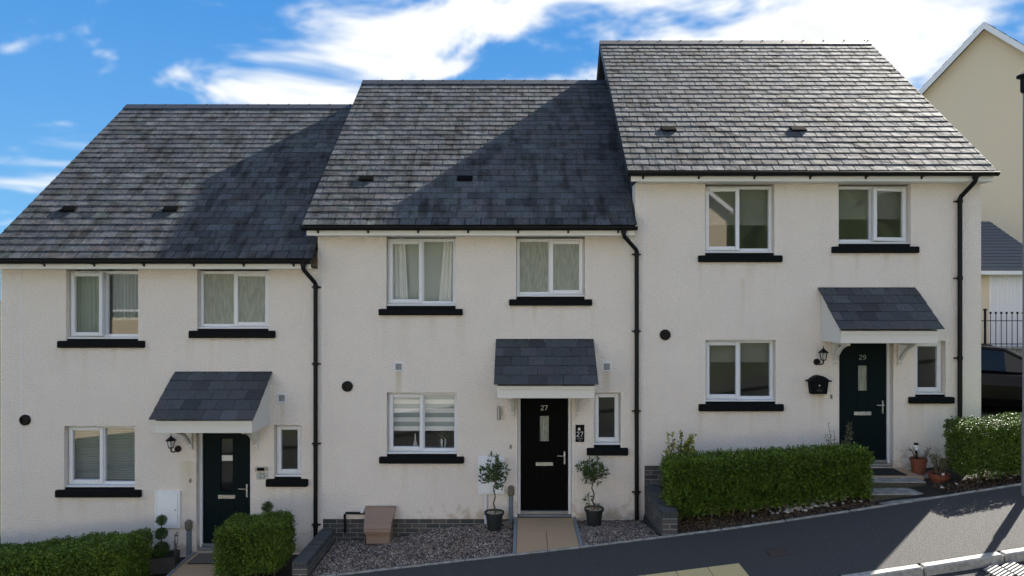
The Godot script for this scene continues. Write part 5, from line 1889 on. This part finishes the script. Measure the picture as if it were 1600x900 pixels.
	lathe(st, Vector3.ZERO, [Vector2(0.0, 0.0), Vector2(0.095, 0.0), Vector2(0.115, 0.2), Vector2(0.127, 0.2), Vector2(0.13, 0.25), Vector2(0.117, 0.25), Vector2(0.11, 0.21), Vector2(0.0, 0.21)], 22)
	obj("pot", st, M.terracotta, pt)
	st = begin()
	lathe(st, Vector3(0, 0.2105, 0), [Vector2(0.11, 0.0), Vector2(0.0, 0.012)], 14)
	obj("potting_soil", st, M.soil, pt)
	shrub("straggly_plant", "straggly half bare plant growing in the tall terracotta pot", Vector3(6.32, 0.99, 0.33), Vector3(0.2, 0.26, 0.08), 9, 7, 0.06, 0.006, [Color(0.16, 0.15, 0.06), Color(0.09, 0.11, 0.04), Color(0.2, 0.16, 0.08)])
	pt = thing("terracotta_bowl", "wide terracotta bowl of leggy geranium with a white tag", "plant pot", Vector3(6.37, 0.70, 0.74))
	st = begin()
	lathe(st, Vector3.ZERO, [Vector2(0.0, 0.0), Vector2(0.09, 0.0), Vector2(0.135, 0.12), Vector2(0.148, 0.13), Vector2(0.155, 0.2), Vector2(0.143, 0.2), Vector2(0.135, 0.165), Vector2(0.0, 0.165)], 22)
	obj("pot", st, M.terracotta, pt)
	st = begin()
	lathe(st, Vector3(0, 0.1655, 0), [Vector2(0.134, 0.0), Vector2(0.0, 0.012)], 14)
	obj("potting_soil", st, M.soil, pt)
	boxm("plant_tag", Vector3(-0.02, 0.17, 0.11), Vector3(0.022, 0.225, 0.114), M.paper, pt, 0.0)
	shrub("leggy_geranium", "leggy geranium growing in the wide terracotta bowl", Vector3(6.37, 0.87, 0.74), Vector3(0.17, 0.34, 0.12), 15, 14, 0.038, 0.014, [Color(0.09, 0.13, 0.05), Color(0.13, 0.14, 0.06), Color(0.2, 0.14, 0.07), Color(0.06, 0.1, 0.03)])
	var sl := thing("stake_light", "slim black solar stake light in the tall terracotta pot", "solar lamp", Vector3(6.235, 1.0, 0.36))
	st = begin()
	tube(st, [Vector3(0.015, 0.0, 0), Vector3(0, 0.17, 0)], [0.016, 0.016], 10)
	obj("stake", st, M.black_plastic, sl)
	st = begin()
	tube(st, [Vector3(0, 0.17, 0), Vector3(0, 0.255, 0)], [0.026, 0.03], 12)
	obj("lens", st, M.meter_white, sl)
	st = begin()
	tube(st, [Vector3(0, 0.255, 0), Vector3(0, 0.285, 0)], [0.034, 0.034], 12)
	obj("cap", st, M.black_plastic, sl)

func build_beyond() -> void:
	# lamp post at the back of the pavement
	var lp := thing("lamp_post", "grey street lamp post with a dark cap standing beside the pavement", "lamp post", Vector3(6.87, hill(6.87), 1.93))
	var st := begin()
	tube(st, [Vector3(0, -0.1, 0), Vector3(0, 1.1, 0), Vector3(0, 1.14, 0), Vector3(0, 5.55, 0)], [0.062, 0.062, 0.05, 0.045], 18)
	obj("pole", st, M.post, lp)
	st = begin()
	lathe(st, Vector3(0, 5.5, 0), [Vector2(0.052, 0.0), Vector2(0.075, 0.03), Vector2(0.075, 0.2), Vector2(0.12, 0.22), Vector2(0.12, 0.245), Vector2(0.03, 0.31), Vector2(0.0, 0.315)], 18)
	obj("lantern_cap", st, M.black_plastic, lp)
	# the big house round the corner, its garage, railings and car
	neighbour("corner_house", "cream rendered house with a tall gable beyond the terrace", Vector3(15.16, 0.0, -11.5), 0.0, 9.0, 9.0, 12.65 - 4.5 * 0.97 - 0.06, 0.97, true, M.cream, [])
	var ch: Node3D = get_node("corner_house")
	ch.rotation.y = -0.77
	neighbour("garage", "cream garage with a dark slate roof and white ribbed door", Vector3(11.9, 0.0, -7.0), 0.0, 3.8, 5.0, 4.42, 0.58, false, M.cream, [])
	var ga: Node3D = get_node("garage")
	var gd := part("garage_door", ga)
	for i in 26:
		boxm("rib", Vector3(0.4 + i * 0.088, 2.2, 0.004), Vector3(0.4 + i * 0.088 + 0.072, 4.2, 0.028), M.white_paint, gd, 0.008)
	boxm("door_panel", Vector3(0.38, 2.15, 0.001), Vector3(2.7, 4.22, 0.012), M.white_paint, gd, 0.0)
	boxm("door_head", Vector3(0.3, 4.221, 0.001), Vector3(2.75, 4.3, 0.05), M.fascia, ga, 0.004)
	var rw := thing("retaining_wall", "low concrete retaining wall under the black railing", "wall", Vector3(9.0, 0.6, -6.1))
	boxm("wall_face", Vector3(0.0, 0.0, 0.0), Vector3(7.0, 1.74, 0.198), M.concrete, rw, 0.01)
	boxm("coping", Vector3(0.0, 1.741, -0.02), Vector3(7.0, 1.79, 0.22), M.concrete, rw, 0.008)
	var rl := thing("railing", "black metal railing with ball finials in front of the garage", "railing", Vector3(9.9, 2.391, -6.0))
	for i in 34:
		var x := i * 0.135
		st = begin()
		var top := 0.84
		var thick := 0.028 if i == 12 else 0.009
		if i == 12:
			top = 0.92
		tube(st, [Vector3(x, 0.0, 0), Vector3(x, top, 0)], [thick, thick], 8)
		lathe(st, Vector3(x, top, 0), [Vector2(0.0, -0.02), Vector2(0.018 + thick, 0.0), Vector2(0.018 + thick, 0.03), Vector2(0.0, 0.05)], 10)
		obj("baluster" if i != 12 else "post", st, M.black_plastic, rl)
	for y: float in [0.08, 0.66]:
		st = begin()
		tube(st, [Vector3(0, y, 0), Vector3(4.5, y, 0)], [0.011, 0.011], 6)
		obj("rail", st, M.black_plastic, rl)
	var body := [[-2.05, 0.42, 0.72, 0.66], [-1.98, 0.28, 0.92, 0.8], [-1.5, 0.2, 0.98, 0.87], [-0.5, 0.19, 0.96, 0.89], [0.6, 0.19, 0.93, 0.89], [1.1, 0.2, 0.9, 0.88], [1.7, 0.22, 0.8, 0.84], [2.0, 0.27, 0.7, 0.74], [2.1, 0.36, 0.6, 0.6]]
	var cabin := [[-1.85, 0.94, 0.98, 0.72, 0.66], [-1.45, 0.96, 1.36, 0.78, 0.58], [-0.4, 0.97, 1.45, 0.8, 0.6], [0.3, 0.95, 1.40, 0.8, 0.6], [1.15, 0.9, 0.93, 0.76, 0.7]]
	car("parked_car", "black car parked on the drive beside the end house", Vector3(10.25, 1.1, -4.2), -0.4, 0.0, M.car_black, body, cabin, [[-1.25, 0.31, 0.78], [1.3, 0.31, 0.78]], 1.45)
	# grass and ground cover between the hedge and the drive
	var places: Array = []
	for i in 5000:
		var p := Vector3(rng.randf_range(7.55, 10.5), 0, rng.randf_range(-1.2, 0.75))
		p.y = hill(p.x) + rng.randf_range(-0.02, 0.06)
		places.append([p, Vector3.UP])
	st = begin()
	sheet(st, 7.507, 12.0, -1.3, 0.9, 20, 4, func(x: float, z: float) -> float: return hill(x) + 0.02 + 0.02 * z)
	structure("grass_verge", st, M.grass_ground)
	var gr := scatter("ground_cover", self, clump_mesh(9, 0.09, 0.03), places, privet, M.leaf)
	gr.set_meta("kind", "stuff")
	gr.set_meta("label", "rough grass beside the end house below the car")
	gr.set_meta("category", "grass")
	# across the street, mirrored in the windows
	neighbour("opposite_house", "cream gabled house across the street mirrored in the upper windows", Vector3(3.0, 0.0, 20.0), PI, 6.4, 9.0, 7.75, 0.86, true, M.cream, [[0.6, 2.4, 1.2, 1.1], [-1.9, 2.4, 1.2, 1.1], [0.6, 5.2, 1.2, 1.1], [-1.9, 5.2, 1.2, 1.1]])
	neighbour("opposite_house", "cream low house across the street further downhill", Vector3(-17.0, 0.0, 20.0), PI, 10.0, 8.0, 3.3, 0.8, false, M.cream, [[1.0, 0.4, 1.4, 1.1], [-3.0, 0.4, 1.4, 1.1]])
	# wooded rise behind the houses across the street, dark in the upper windows
	st = begin()
	var f := FastNoiseLite.new()
	f.seed = 8
	f.frequency = 0.09
	f.fractal_octaves = 4
	sheet(st, -160.0, 180.0, 55.0, 150.0, 110, 30, func(x: float, z: float) -> float: return -4.0 + smoothstep(55.0, 120.0, z) * 30.0 + f.get_noise_2d(x, z) * 5.0 * smoothstep(55.0, 62.0, z))
	structure("wooded_hill", st, pm(Color(0.045, 0.07, 0.022), 1.0, "coarse", 0.15))
	var vb := [[-2.5, 0.35, 1.9, 0.9], [-2.4, 0.25, 2.1, 0.95], [-1.0, 0.22, 2.15, 0.98], [0.9, 0.22, 2.1, 0.98], [1.3, 0.22, 1.3, 0.98], [2.1, 0.25, 1.05, 0.92], [2.35, 0.35, 0.8, 0.8]]
	var vc := [[0.2, 1.3, 1.35, 0.9, 0.86], [0.5, 1.3, 2.0, 0.93, 0.8], [0.8, 1.3, 2.05, 0.93, 0.8], [1.2, 1.25, 1.95, 0.92, 0.78], [1.95, 1.1, 1.12, 0.85, 0.8]]
	car("parked_van", "white van parked across the street, mirrored in a lower window", Vector3(-3.4, hill(-3.4) - 0.02, 13.6), 0.0, 0.11, M.car_white, vb, vc, [[-1.6, 0.33, 0.85], [1.5, 0.33, 0.85]], 2.1)
